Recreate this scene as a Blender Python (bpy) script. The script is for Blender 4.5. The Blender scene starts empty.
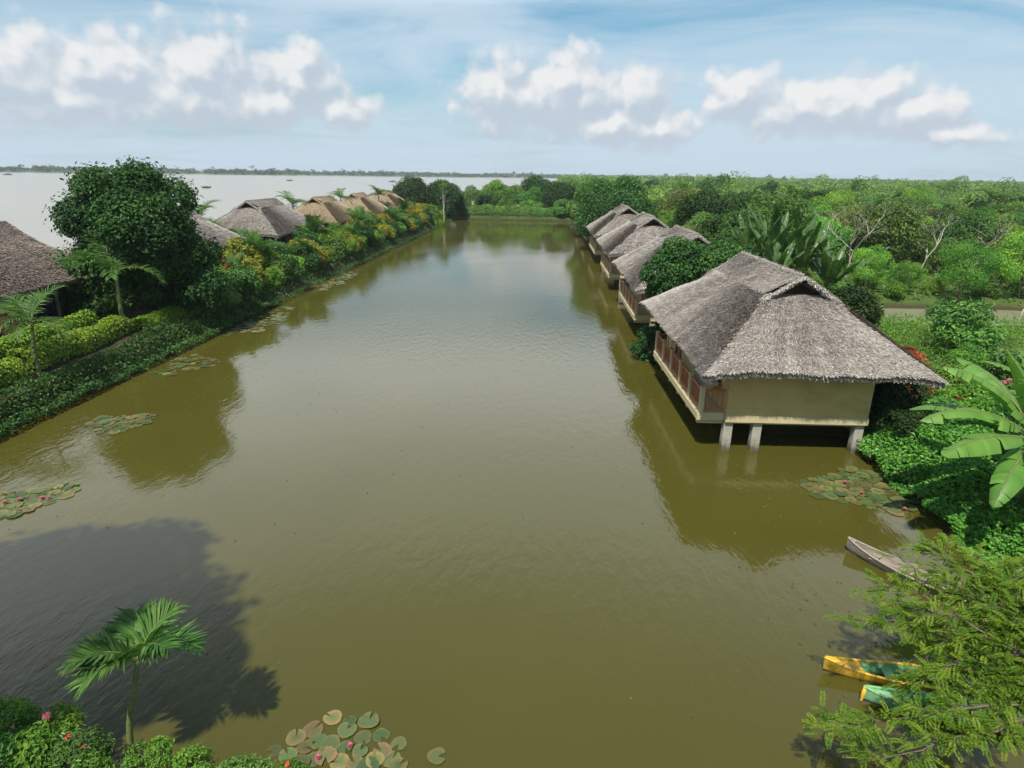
import bpy, math, random
import numpy as np
from mathutils import Vector, Matrix

S = bpy.context.scene
COL = S.collection
RNG = np.random.default_rng(11)
random.seed(5)
R = math.radians
PI = math.pi


# ------------------------------------------------------------------ camera
CAM = np.array([0.0, 0.0, 10.0])
F_PX, PITCH, YAW, ROLL = 630.0, R(18.43), R(2.7), R(0.9)
_f = np.array([-math.sin(YAW) * math.cos(PITCH), math.cos(YAW) * math.cos(PITCH), -math.sin(PITCH)])
_r0 = np.array([math.cos(YAW), math.sin(YAW), 0.0])
_u0 = np.cross(_r0, _f)
_r = math.cos(ROLL) * _r0 + math.sin(ROLL) * _u0
_u = math.cos(ROLL) * _u0 - math.sin(ROLL) * _r0


def proj(p):
    v = np.asarray(p, float) - CAM
    d = v @ _f
    return 512 + F_PX * (v @ _r) / d, 384 - F_PX * (v @ _u) / d


def ray(px, py):
    return _f + _r * (px - 512) / F_PX + _u * (384 - py) / F_PX


cd = bpy.data.cameras.new('camera')
cd.sensor_width = 36.0
cd.lens = F_PX / 1024 * 36.0
cd.clip_start, cd.clip_end = 0.1, 20000
cam = bpy.data.objects.new('camera', cd)
COL.objects.link(cam)
cam.matrix_world = Matrix(((_r[0], _u[0], -_f[0], CAM[0]), (_r[1], _u[1], -_f[1], CAM[1]),
                           (_r[2], _u[2], -_f[2], CAM[2]), (0, 0, 0, 1)))
S.camera = cam

# ------------------------------------------------------------------ objects


def tag(o, label=None, cat=None, group=None, kind=None):
    for k, v in (('label', label), ('category', cat), ('group', group), ('kind', kind)):
        if v:
            o[k] = v
    return o


def empty(name, loc=(0, 0, 0), rz=0.0, sc=1.0):
    o = bpy.data.objects.new(name, None)
    o.empty_display_size = 0.3
    COL.objects.link(o)
    o.location = loc
    o.rotation_euler = (0, 0, rz)
    o.scale = (sc, sc, sc) if np.isscalar(sc) else sc
    return o


def put(name, mesh, parent=None, loc=(0, 0, 0), rot=(0, 0, 0), sc=1.0, mat=None):
    o = bpy.data.objects.new(name, mesh)
    COL.objects.link(o)
    o.parent = parent
    o.location = loc
    o.rotation_euler = rot
    o.scale = (sc, sc, sc) if np.isscalar(sc) else sc
    if mat is not None:
        o.material_slots[0].link = 'OBJECT'
        o.material_slots[0].material = mat
    return o


def grow(proto, name, label, cat, group, loc, rz=0.0, sc=1.0):
    """a thing from a prototype: a list of (part name, mesh, [sub-parts])"""
    root = empty(name, loc, rz, sc)
    tag(root, label, cat, group)
    for pn, me, subs in proto:
        p = put(pn, me, root)
        for sn, sm in subs:
            put(sn, sm, p)
    return root


class MB:
    """collects faces; build() links them as one mesh"""

    def __init__(self):
        self.v, self.t, self.fi, self.fl, self.fm, self.fs, self.n = [], [], [], [], [], [], 0

    def add(self, v, faces, tint=0.5, mi=0, smooth=False):
        v = np.asarray(v, float).reshape(-1, 3)
        self.v.append(v)
        self.t.append(np.broadcast_to(np.asarray(tint, float), (len(v),)))
        groups = [faces] if isinstance(faces, np.ndarray) else None
        if groups is None:
            by = {}
            for f in faces:
                by.setdefault(len(f), []).append(f)
            groups = [np.array(g) for g in by.values()]
        for g in groups:
            k = g.shape[1]
            self.fi.append((g + self.n).ravel())
            self.fl.append(np.full(len(g), k))
            self.fm.append(np.full(len(g), mi))
            self.fs.append(np.full(len(g), smooth))
        self.n += len(v)
        return self

    def mesh(self, name, *mats):
        me = bpy.data.meshes.new(name)
        if self.n:
            v = np.concatenate(self.v)
            fi = np.concatenate(self.fi).astype(np.int32)
            fl = np.concatenate(self.fl).astype(np.int32)
            me.vertices.add(len(v))
            me.vertices.foreach_set('co', v.astype(np.float32).ravel())
            me.loops.add(len(fi))
            me.loops.foreach_set('vertex_index', fi)
            me.polygons.add(len(fl))
            st = np.concatenate([[0], np.cumsum(fl)[:-1]]).astype(np.int32)
            me.polygons.foreach_set('loop_start', st)
            me.polygons.foreach_set('material_index', np.concatenate(self.fm).astype(np.int32))
            me.polygons.foreach_set('use_smooth', np.concatenate(self.fs).astype(bool))
            a = me.attributes.new('tint', 'FLOAT', 'POINT')
            a.data.foreach_set('value', np.concatenate(self.t).astype(np.float32))
            for m in mats:
                me.materials.append(m)
            me.update(calc_edges=True)
            me.validate()
        return me

    def build(self, name, mats, parent=None, **k):
        if not isinstance(mats, (list, tuple)):
            mats = [mats]
        return put(name, self.mesh(name, *mats), parent, **k)

    # --- shapes
    def box(self, lo, hi, mi=0, tint=0.5, bev=0.0):
        x0, y0, z0 = lo
        x1, y1, z1 = hi
        if bev <= 0:
            v = [(x0, y0, z0), (x1, y0, z0), (x1, y1, z0), (x0, y1, z0), (x0, y0, z1), (x1, y0, z1), (x1, y1, z1), (x0, y1, z1)]
            f = [(0, 3, 2, 1), (4, 5, 6, 7), (0, 1, 5, 4), (1, 2, 6, 5), (2, 3, 7, 6), (3, 0, 4, 7)]
            return self.add(v, f, tint, mi)
        b = min(bev, (x1 - x0) / 3, (y1 - y0) / 3, (z1 - z0) / 3)
        rings = []
        for z, i in ((z0, b), (z0 + b, 0), (z1 - b, 0), (z1, b)):
            a0, a1, c0, c1 = x0 + i, x1 - i, y0 + i, y1 - i
            rings.append([(a0 + b, c0, z), (a1 - b, c0, z), (a1, c0 + b, z), (a1, c1 - b, z),
                          (a1 - b, c1, z), (a0 + b, c1, z), (a0, c1 - b, z), (a0, c0 + b, z)])
        v = [p for r_ in rings for p in r_]
        f = [tuple(range(7, -1, -1)), tuple(range(24, 32))]
        for k in range(3):
            for j in range(8):
                f.append((k * 8 + j, k * 8 + (j + 1) % 8, (k + 1) * 8 + (j + 1) % 8, (k + 1) * 8 + j))
        return self.add(v, f, tint, mi)

    def tube(self, path, rad, n=6, mi=0, tint=0.5, cap=True):
        path = np.asarray(path, float)
        m = len(path)
        rad = np.broadcast_to(np.asarray(rad, float), (m,))
        tan = np.gradient(path, axis=0)
        tan /= np.linalg.norm(tan, axis=1)[:, None] + 1e-9
        ref = np.array([0, 0, 1.0]) if abs(tan[0][2]) < 0.9 else np.array([1.0, 0, 0])
        a = np.cross(tan, ref)
        a /= np.linalg.norm(a, axis=1)[:, None] + 1e-9
        b = np.cross(tan, a)
        th = np.linspace(0, 2 * PI, n, endpoint=False)
        v = path[:, None] + rad[:, None, None] * (np.cos(th)[None, :, None] * a[:, None] + np.sin(th)[None, :, None] * b[:, None])
        i = np.arange(m - 1)[:, None] * n
        j = np.arange(n)[None, :]
        j2 = (j + 1) % n
        q = np.stack([i + j, i + j2, i + n + j2, i + n + j], -1).reshape(-1, 4)
        self.add(v.reshape(-1, 3), q, tint, mi, True)
        if cap:
            self.fi.append(np.arange((m - 1) * n, m * n) + self.n - m * n)
            self.fl.append(np.array([n])); self.fm.append(np.array([mi])); self.fs.append(np.array([False]))
        return self

    def grid(self, P, tint=0.5, mi=0, smooth=True, flip=False):
        P = np.asarray(P, float)
        a, b = P.shape[:2]
        i = np.arange(a - 1)[:, None] * b
        j = np.arange(b - 1)[None, :]
        q = np.stack([i + j, i + j + 1, i + b + j + 1, i + b + j], -1).reshape(-1, 4)
        if flip:
            q = q[:, ::-1]
        t = tint if np.isscalar(tint) else np.asarray(tint).ravel()
        return self.add(P.reshape(-1, 3), q, t, mi, smooth)

    def leaves(self, C, N, L, W, tint, axis=None, fold=0.12, rich=False, mi=0, rng=RNG):
        """leaf blades: rhombs, or (rich) pointed ovals folded on the midrib"""
        C = np.asarray(C, float)
        k = len(C)
        if k == 0:
            return self
        N = N / (np.linalg.norm(N, axis=1)[:, None] + 1e-9)
        A = rng.normal(size=(k, 3)) if axis is None else axis
        T = A - (A * N).sum(1)[:, None] * N
        T /= np.linalg.norm(T, axis=1)[:, None] + 1e-9
        B = np.cross(N, T)
        L = np.broadcast_to(np.asarray(L, float), (k,))[:, None]
        W = np.broadcast_to(np.asarray(W, float), (k,))[:, None]
        tint = np.broadcast_to(np.asarray(tint, float), (k,))
        base, tip = C - T * L * 0.5, C + T * L * 0.5 - N * L * 0.12
        up = N * W * fold
        o = (np.arange(k) * (6 if rich else 4))[:, None]
        if rich:
            v = np.stack([base, C - T * L * 0.18 + B * W * 0.42 + up, C + T * L * 0.18 + B * W * 0.4 + up, tip,
                          C + T * L * 0.18 - B * W * 0.4 + up, C - T * L * 0.18 - B * W * 0.42 + up], 1)
            q = np.concatenate([o + np.array([[0, 1, 2, 3]]), o + np.array([[0, 3, 4, 5]])])
            tt = np.repeat(tint, 6)
        else:
            v = np.stack([base, C + B * W * 0.5 + up, tip, C - B * W * 0.5 + up], 1)
            q = o + np.array([[0, 1, 2, 3]])
            tt = np.repeat(tint, 4)
        return self.add(v.reshape(-1, 3), q, tt, mi)


def unit(n, rng=RNG):
    d = rng.normal(size=(n, 3))
    return d / np.linalg.norm(d, axis=1)[:, None]


def sstep(a, b, x):
    t = np.clip((x - a) / (b - a), 0, 1)
    return t * t * (3 - 2 * t)


def vnoise(x, y, s=1.0, seed=0):
    """smooth value noise of two coordinates, -1..1"""
    x = np.asarray(x, float) * s + seed * 17.3
    y = np.asarray(y, float) * s - seed * 9.1
    xi, yi = np.floor(x), np.floor(y)
    fx, fy = x - xi, y - yi
    fx, fy = fx * fx * (3 - 2 * fx), fy * fy * (3 - 2 * fy)

    def h(a, b):
        q = np.sin(a * 127.1 + b * 311.7) * 43758.5453
        return (q - np.floor(q)) * 2 - 1
    return (h(xi, yi) * (1 - fx) + h(xi + 1, yi) * fx) * (1 - fy) + (h(xi, yi + 1) * (1 - fx) + h(xi + 1, yi + 1) * fx) * fy


ORD = ('first second third fourth fifth sixth seventh eighth ninth tenth eleventh twelfth thirteenth fourteenth fifteenth sixteenth '
       'seventeenth eighteenth nineteenth twentieth twenty-first twenty-second twenty-third twenty-fourth twenty-fifth twenty-sixth '
       'twenty-seventh twenty-eighth twenty-ninth thirtieth thirty-first thirty-second thirty-third thirty-fourth thirty-fifth').split()


# ------------------------------------------------------------------ materials
class NT:
    def __init__(self, tree):
        self.t = tree
        self.N, self.L = tree.nodes, tree.links

    def n(self, kind, ins=None, **props):
        nd = self.N.new(kind)
        for k, v in props.items():
            setattr(nd, k, v)
        for k, v in (ins or {}).items():
            s = nd.inputs[k]
            if isinstance(v, bpy.types.NodeSocket):
                self.L.new(v, s)
            else:
                s.default_value = v
        return nd

    def math(self, op, a, b=0.0, c=None, clamp=False):
        d = {0: a, 1: b}
        if c is not None:
            d[2] = c
        return self.n('ShaderNodeMath', d, operation=op, use_clamp=clamp).outputs[0]

    def vec(self, op, a, b=(0, 0, 0)):
        nd = self.n('ShaderNodeVectorMath', {0: a, 1: b}, operation=op)
        return nd.outputs['Value'] if op in ('LENGTH', 'DOT_PRODUCT') else nd.outputs[0]

    def ramp(self, fac, stops, interp='LINEAR'):
        nd = self.n('ShaderNodeValToRGB', {'Fac': fac})
        cr = nd.color_ramp
        cr.interpolation = interp
        while len(cr.elements) < len(stops):
            cr.elements.new(0.5)
        for e, (p, c) in zip(cr.elements, stops):
            e.position = p
            e.color = (*c, 1) if len(c) == 3 else c
        return nd.outputs['Color']

    def noise(self, vec, scale, detail=4, rough=0.55, dist=0.0):
        return self.n('ShaderNodeTexNoise', {'Vector': vec, 'Scale': scale, 'Detail': detail, 'Roughness': rough, 'Distortion': dist}).outputs['Fac']

    def mix(self, fac, a, b, blend='MIX'):
        nd = self.n('ShaderNodeMix', None, data_type='RGBA', blend_type=blend)
        for i, v in ((0, fac), (6, a), (7, b)):
            if isinstance(v, bpy.types.NodeSocket):
                self.L.new(v, nd.inputs[i])
            else:
                nd.inputs[i].default_value = v if i == 0 or len(v) == 4 else (*v, 1)
        return nd.outputs[2]


def new_mat(name):
    m = bpy.data.materials.new(name)
    m.use_nodes = True
    m.node_tree.nodes.clear()
    nt = NT(m.node_tree)
    out = nt.n('ShaderNodeOutputMaterial')
    return m, nt, out


def leaf_mat(name, cols, trans=0.3, rough=0.5, hue=0.022, val=0.36, spec=0.3, gain=1.4):
    cols = [(c_[0] * gain * 1.08, c_[1] * gain, c_[2] * gain) for c_ in cols]
    m, nt, out = new_mat(name)
    a = nt.n('ShaderNodeAttribute', attribute_name='tint').outputs['Fac']
    k = len(cols)
    c = nt.ramp(a, [(i / (k - 1), col) for i, col in enumerate(cols)])
    rnd = nt.n('ShaderNodeObjectInfo').outputs['Random']
    hs = nt.n('ShaderNodeHueSaturation', {'Color': c, 'Hue': nt.math('MULTIPLY_ADD', rnd, hue * 2, 0.5 - hue),
                                          'Value': nt.math('MULTIPLY_ADD', nt.math('FRACT', nt.math('MULTIPLY', rnd, 7.31)), val * 2, 1 - val)}).outputs[0]
    p = nt.n('ShaderNodeBsdfPrincipled', {'Base Color': hs, 'Roughness': rough, 'Specular IOR Level': spec})
    tr = nt.n('ShaderNodeBsdfTranslucent', {'Color': nt.mix(0.6, hs, nt.mix(1.0, hs, (1.5, 1.7, 0.5), 'MULTIPLY'))})
    mx = nt.n('ShaderNodeMixShader', {0: trans, 1: p.outputs[0], 2: tr.outputs[0]})
    nt.L.new(mx.outputs[0], out.inputs[0])
    return m


def plain_mat(name, c1, c2, scale=3.0, rough=0.7, bump=0.2, bscale=20.0, stretch=(1, 1, 1), metal=0.0, spec=0.3, stain=None):
    """a two-tone weathered surface in the object's own coordinates"""
    m, nt, out = new_mat(name)
    tc = nt.n('ShaderNodeTexCoord').outputs['Object']
    v = nt.vec('MULTIPLY', tc, stretch)
    c = nt.ramp(nt.noise(v, scale, 6, 0.6), [(0.3, c1), (0.7, c2)])
    if stain:
        c = nt.mix(nt.ramp(nt.noise(v, scale * 0.35, 5, 0.7, 0.6), [(0.52, (0, 0, 0)), (0.72, (0.8, 0.8, 0.8))]), c, stain)
    bp = nt.n('ShaderNodeBump', {'Height': nt.noise(v, bscale, 5), 'Strength': bump, 'Distance': 0.02}).outputs[0]
    p = nt.n('ShaderNodeBsdfPrincipled', {'Base Color': c, 'Roughness': rough, 'Normal': bp, 'Metallic': metal, 'Specular IOR Level': spec})
    nt.L.new(p.outputs[0], out.inputs[0])
    return m


def thatch_mat(name, cols, patch):
    m, nt, out = new_mat(name)
    a = nt.n('ShaderNodeAttribute', attribute_name='tint').outputs['Fac']
    k = len(cols)
    c = nt.ramp(a, [(i / (k - 1), col) for i, col in enumerate(cols)])
    tc = nt.n('ShaderNodeTexCoord').outputs['Object']
    rnd = nt.n('ShaderNodeObjectInfo').outputs['Random']
    off = nt.n('ShaderNodeCombineXYZ', {0: nt.math('MULTIPLY', rnd, 50.0)}).outputs[0]
    c = nt.mix(nt.ramp(nt.noise(nt.vec('ADD', tc, off), 0.55, 5, 0.65, 0.5), [(0.42, (0, 0, 0)), (0.68, (0.6, 0.6, 0.6))]), c, nt.mix(0.3, c, patch))
    p = nt.n('ShaderNodeBsdfPrincipled', {'Base Color': c, 'Roughness': 0.85, 'Specular IOR Level': 0.2})
    nt.L.new(p.outputs[0], out.inputs[0])
    return m


M = {}
M['leaf_dark'] = leaf_mat('leaf_dark', [(0.012, 0.035, 0.008), (0.022, 0.06, 0.012), (0.05, 0.105, 0.018)], 0.22, 0.55, spec=0.2)
M['leaf_mid'] = leaf_mat('leaf_mid', [(0.022, 0.055, 0.012), (0.042, 0.1, 0.018), (0.085, 0.155, 0.025)], 0.3, 0.5, gain=1.75)
M['leaf_bright'] = leaf_mat('leaf_bright', [(0.04, 0.1, 0.015), (0.07, 0.165, 0.02), (0.13, 0.23, 0.03)], 0.35, 0.5, gain=1.65)
M['leaf_olive'] = leaf_mat('leaf_olive', [(0.04, 0.06, 0.016), (0.07, 0.1, 0.025), (0.13, 0.15, 0.04)], 0.3, 0.55, gain=1.6)
M['leaf_yellow'] = leaf_mat('leaf_yellow', [(0.05, 0.1, 0.012), (0.16, 0.17, 0.016), (0.36, 0.27, 0.02)], 0.3, 0.45, 0.015, 0.15)
M['leaf_red'] = leaf_mat('leaf_red', [(0.05, 0.05, 0.012), (0.2, 0.05, 0.015), (0.42, 0.13, 0.05)], 0.3, 0.45, 0.01, 0.15)
M['leaf_hedge'] = leaf_mat('leaf_hedge', [(0.035, 0.09, 0.012), (0.085, 0.19, 0.018), (0.16, 0.27, 0.03)], 0.3, 0.45, 0.01, 0.12, gain=1.25)
M['leaf_feather'] = leaf_mat('leaf_feather', [(0.04, 0.1, 0.008), (0.085, 0.16, 0.012), (0.19, 0.24, 0.025)], 0.33, 0.55, 0.01, 0.1, 0.2, gain=1.12)
M['leaf_palm'] = leaf_mat('leaf_palm', [(0.018, 0.06, 0.012), (0.045, 0.115, 0.02), (0.11, 0.19, 0.045)], 0.3, 0.5, 0.015, 0.15, 0.2, gain=1.25)
M['leaf_banana'] = leaf_mat('leaf_banana', [(0.05, 0.13, 0.025), (0.09, 0.21, 0.035), (0.15, 0.3, 0.06)], 0.4, 0.45, 0.01, 0.1, 0.3, gain=1.25)
M['leaf_fan'] = leaf_mat('leaf_fan', [(0.025, 0.07, 0.018), (0.05, 0.12, 0.03), (0.1, 0.19, 0.06)], 0.3, 0.4, 0.01, 0.1, 0.4, gain=1.1)
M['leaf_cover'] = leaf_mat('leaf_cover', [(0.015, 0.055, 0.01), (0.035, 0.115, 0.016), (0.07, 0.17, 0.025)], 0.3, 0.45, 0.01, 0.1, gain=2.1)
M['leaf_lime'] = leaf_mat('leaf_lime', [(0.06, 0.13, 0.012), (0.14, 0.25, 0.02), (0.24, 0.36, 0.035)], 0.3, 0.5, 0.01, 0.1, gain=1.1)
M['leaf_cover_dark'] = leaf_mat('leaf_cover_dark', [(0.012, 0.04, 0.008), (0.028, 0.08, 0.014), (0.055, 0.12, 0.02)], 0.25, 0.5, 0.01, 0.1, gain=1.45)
M['leaf_far'] = leaf_mat('leaf_far', [(0.025, 0.06, 0.014), (0.06, 0.115, 0.022), (0.12, 0.18, 0.035)], 0.2, 0.6, 0.01, 0.1, gain=1.8)
M['leaf_shore'] = leaf_mat('leaf_shore', [(0.02, 0.04, 0.016), (0.035, 0.065, 0.025), (0.06, 0.09, 0.035)], 0.15, 0.7, 0.01, 0.1)
M['lily'] = leaf_mat('lily', [(0.035, 0.07, 0.03), (0.075, 0.105, 0.035), (0.19, 0.14, 0.055)], 0.12, 0.4, 0.04, 0.35, 0.4, gain=1.0)
M['petal_pink'] = leaf_mat('petal_pink', [(0.42, 0.06, 0.15), (0.55, 0.12, 0.22), (0.65, 0.28, 0.34)], 0.3, 0.5, 0.01, 0.1, gain=1.0)
M['petal_red'] = leaf_mat('petal_red', [(0.5, 0.03, 0.03), (0.65, 0.06, 0.05), (0.7, 0.16, 0.12)], 0.3, 0.5, 0.01, 0.1, gain=1.0)
M['bark'] = plain_mat('bark', (0.07, 0.05, 0.035), (0.15, 0.12, 0.09), 6, 0.9, 0.5, 25, (1, 1, 0.25))
M['bark_pale'] = plain_mat('bark_pale', (0.3, 0.27, 0.22), (0.46, 0.42, 0.35), 5, 0.85, 0.3, 25, (1, 1, 0.4))
M['stem_green'] = plain_mat('stem_green', (0.07, 0.1, 0.03), (0.16, 0.17, 0.06), 4, 0.6, 0.2, 15, (1, 1, 3))
M['stem_grey'] = plain_mat('stem_grey', (0.16, 0.14, 0.11), (0.28, 0.25, 0.2), 4, 0.85, 0.3, 15, (1, 1, 3))
M['thatch_grey'] = thatch_mat('thatch_grey', [(0.08, 0.068, 0.06), (0.275, 0.243, 0.215), (0.59, 0.535, 0.47)], (0.35, 0.3, 0.25))
M['thatch_brown'] = thatch_mat('thatch_brown', [(0.075, 0.06, 0.05), (0.185, 0.15, 0.127), (0.37, 0.305, 0.255)], (0.19, 0.14, 0.105))
M['thatch_golden'] = thatch_mat('thatch_golden', [(0.17, 0.125, 0.08), (0.38, 0.295, 0.19), (0.64, 0.52, 0.36)], (0.32, 0.24, 0.15))
M['matting'] = plain_mat('matting', (0.035, 0.022, 0.018), (0.07, 0.045, 0.035), 8, 0.9, 0.4, 30, (1, 1, 0.2))
M['plaster'] = plain_mat('plaster', (0.47, 0.335, 0.14), (0.54, 0.395, 0.175), 1.2, 0.85, 0.12, 40, stain=(0.32, 0.24, 0.1))
M['cream'] = plain_mat('cream', (0.43, 0.345, 0.2), (0.52, 0.43, 0.255), 2.0, 0.8, 0.1, 40, stain=(0.42, 0.36, 0.22))
M['concrete'] = plain_mat('concrete', (0.28, 0.26, 0.22), (0.44, 0.42, 0.37), 3.0, 0.9, 0.3, 30, stain=(0.2, 0.19, 0.13))
M['wood_red'] = plain_mat('wood_red', (0.34, 0.095, 0.036), (0.48, 0.16, 0.065), 6, 0.55, 0.2, 20, (1, 1, 0.2), spec=0.4)
M['wood_dark'] = plain_mat('wood_dark', (0.05, 0.028, 0.018), (0.1, 0.06, 0.035), 6, 0.6, 0.2, 20, (1, 1, 0.2))
M['wood_grey'] = plain_mat('wood_grey', (0.17, 0.14, 0.115), (0.34, 0.285, 0.235), 5, 0.85, 0.3, 25, (0.3, 3, 3), stain=(0.17, 0.13, 0.1))
M['wood_worn_shade'] = plain_mat('wood_worn_shade', (0.15, 0.12, 0.095), (0.3, 0.25, 0.2), 5, 0.9, 0.3, 25, (0.3, 3, 3), stain=(0.07, 0.055, 0.04))  # darker, more stained grey wood: shade painted into the canoe's inside
M['paint_yellow'] = plain_mat('paint_yellow', (0.6, 0.34, 0.03), (0.74, 0.46, 0.06), 9, 0.6, 0.25, 30, stain=(0.27, 0.17, 0.07))
M['paint_green'] = plain_mat('paint_green', (0.13, 0.32, 0.14), (0.22, 0.43, 0.21), 9, 0.6, 0.25, 30, stain=(0.14, 0.17, 0.1))
M['cloth'] = plain_mat('cloth', (0.66, 0.6, 0.47), (0.74, 0.68, 0.55), 5, 0.9, 0.2, 60)
M['tarp'] = plain_mat('tarp', (0.06, 0.07, 0.08), (0.12, 0.13, 0.14), 3, 0.7, 0.2, 20)
M['white_paint'] = plain_mat('white_paint', (0.68, 0.68, 0.66), (0.78, 0.78, 0.76), 3, 0.6, 0.1, 20)
M['glass_dark'] = plain_mat('glass_dark', (0.02, 0.022, 0.025), (0.03, 0.032, 0.035), 2, 0.08, 0.0, 5, spec=0.6)
M['tile_red'] = plain_mat('tile_red', (0.3, 0.11, 0.07), (0.4, 0.17, 0.11), 3, 0.8, 0.3, 20)

def stilt_mat():
    m, nt, out = new_mat('stilt_concrete')
    tc = nt.n('ShaderNodeTexCoord').outputs['Object']
    z = nt.n('ShaderNodeSeparateXYZ', {0: tc}).outputs[2]
    c = nt.ramp(nt.noise(tc, 3.0, 6, 0.65), [(0.3, (0.24, 0.22, 0.18)), (0.7, (0.42, 0.39, 0.33))])
    e = nt.math('ADD', z, nt.math('MULTIPLY', nt.math('SUBTRACT', nt.noise(nt.vec('MULTIPLY', tc, (1, 1, 0.35)), 7.0, 5, 0.7), 0.5), 0.7))
    c = nt.mix(nt.n('ShaderNodeMapRange', {0: e, 1: 0.12, 2: 0.42, 3: 0.9, 4: 0.0}).outputs[0], c, (0.06, 0.065, 0.03))
    bp = nt.n('ShaderNodeBump', {'Height': nt.noise(tc, 28.0, 5), 'Strength': 0.35, 'Distance': 0.02}).outputs[0]
    p = nt.n('ShaderNodeBsdfPrincipled', {'Base Color': c, 'Roughness': 0.9, 'Normal': bp})
    nt.L.new(p.outputs[0], out.inputs[0])
    return m


M['stilt'] = stilt_mat()
# ------------------------------------------------------------------ light and sky
SUN_AZ = math.atan2(-0.35, -0.937)      # the sun stands behind the camera and to its left
SUN_EL = R(59)
to_sun = Vector((math.sin(SUN_AZ) * math.cos(SUN_EL), math.cos(SUN_AZ) * math.cos(SUN_EL), math.sin(SUN_EL)))
ld = bpy.data.lights.new('sun', 'SUN')
ld.energy = 5.0
ld.angle = R(1.2)
ld.color = (1.0, 0.945, 0.86)
lo = bpy.data.objects.new('sun', ld)
COL.objects.link(lo)
lo.location = to_sun * 60
lo.rotation_euler = to_sun.to_track_quat('Z', 'Y').to_euler()

W = bpy.data.worlds.new('World')
S.world = W
W.use_nodes = True
W.node_tree.nodes.clear()


def azel(px, py):
    d = ray(px, py)
    d = d / np.linalg.norm(d)
    return math.atan2(d[0], d[1]), math.asin(d[2])


# cumulus puffs: photograph pixels only give their compass bearing and height above the horizon
PUFFS = [  # px, py, rx, ry in milliradian-ish pixels
    (28, 78, 60, 34), (75, 100, 70, 24), (130, 72, 60, 34), (205, 72, 58, 34), (170, 92, 85, 26), (300, 78, 34, 30), (255, 100, 60, 20),
    (340, 108, 40, 14), (300, 62, 24, 20),
    (498, 88, 38, 34), (545, 98, 70, 32), (590, 92, 40, 36), (640, 100, 34, 34), (610, 122, 75, 20), (575, 75, 40, 22), (660, 122, 45, 16),
    (742, 92, 40, 20), (800, 104, 70, 22), (850, 100, 45, 24), (910, 112, 44, 22), (945, 130, 40, 10), (880, 86, 30, 14),
]
grp = bpy.data.node_groups.new('cloud_density', 'ShaderNodeTree')
grp.interface.new_socket('Vector', in_out='INPUT', socket_type='NodeSocketVector')
grp.interface.new_socket('Density', in_out='OUTPUT', socket_type='NodeSocketFloat')
g = NT(grp)
gi, go = g.n('NodeGroupInput'), g.n('NodeGroupOutput')
vin = gi.outputs[0]
warp = g.n('ShaderNodeTexNoise', {'Vector': vin, 'Scale': 30.0, 'Detail': 2.0}).outputs['Color']
wv = g.vec('ADD', vin, g.vec('MULTIPLY', g.vec('SUBTRACT', warp, (0.5, 0.5, 0.5)), (0.028, 0.02, 0.0)))
acc = None
for px, py, rx, ry in PUFFS:
    rx, ry, py = rx * 1.05, ry * 1.15, py + 3
    a, e = azel(px, py)
    d = g.vec('LENGTH', g.vec('MULTIPLY', g.vec('SUBTRACT', wv, (a, e, 0)), (F_PX / rx, F_PX / ry, 0)))
    acc = d if acc is None else g.n('ShaderNodeMath', {0: acc, 1: d, 2: 0.25}, operation='SMOOTH_MIN').outputs[0]
def billow(scale):
    return g.n('ShaderNodeTexVoronoi', {'Vector': wv, 'Scale': scale, 'Randomness': 0.9}, feature='F1').outputs['Distance']


n1 = g.noise(wv, 60.0, 5, 0.55)
puff = g.math('ADD', g.math('MULTIPLY', g.math('SUBTRACT', 0.42, billow(19.0)), 0.95), g.math('MULTIPLY', g.math('SUBTRACT', 0.42, billow(46.0)), 0.6))
dens = g.math('ADD', g.math('ADD', g.math('MULTIPLY', g.math('SUBTRACT', 1.12, acc), 1.45), puff), g.math('MULTIPLY', g.math('SUBTRACT', n1, 0.5), 0.55))
g.L.new(dens, go.inputs[0])

w = NT(W.node_tree)
wout = w.n('ShaderNodeOutputWorld')
D = w.n('ShaderNodeTexCoord').outputs['Generated']
sky = w.n('ShaderNodeTexSky', sky_type='NISHITA', sun_disc=False, sun_elevation=SUN_EL, sun_rotation=SUN_AZ,
          altitude=0.0, air_density=1.0, dust_density=1.2, ozone_density=1.6).outputs[0]
sx = w.n('ShaderNodeSeparateXYZ', {0: D})
dx, dy, dz = sx.outputs
az = w.math('ARCTAN2', dx, dy)
el = w.math('ARCSINE', dz)
P = w.n('ShaderNodeCombineXYZ', {0: az, 1: el}).outputs[0]


def dens_at(off):
    nd = w.n('ShaderNodeGroup', None, node_tree=grp)
    w.L.new(w.vec('ADD', P, off), nd.inputs[0])
    return nd.outputs[0]


d0, d1 = dens_at((0, 0, 0)), dens_at((-0.008, 0.017, 0))
alpha = w.n('ShaderNodeMapRange', {0: d0, 1: -0.2, 2: 0.62}, interpolation_type='SMOOTHSTEP').outputs[0]
lit = w.math('SUBTRACT', d0, d1)
lit = w.n('ShaderNodeMapRange', {0: lit, 1: -0.4, 2: 0.75}, interpolation_type='SMOOTHSTEP').outputs[0]
cum = w.ramp(lit, [(0.0, (0.72, 0.81, 0.93)), (0.3, (0.82, 0.9, 0.99)), (0.7, (1.02, 1.05, 1.09)), (1.0, (1.22, 1.2, 1.18))])
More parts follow.
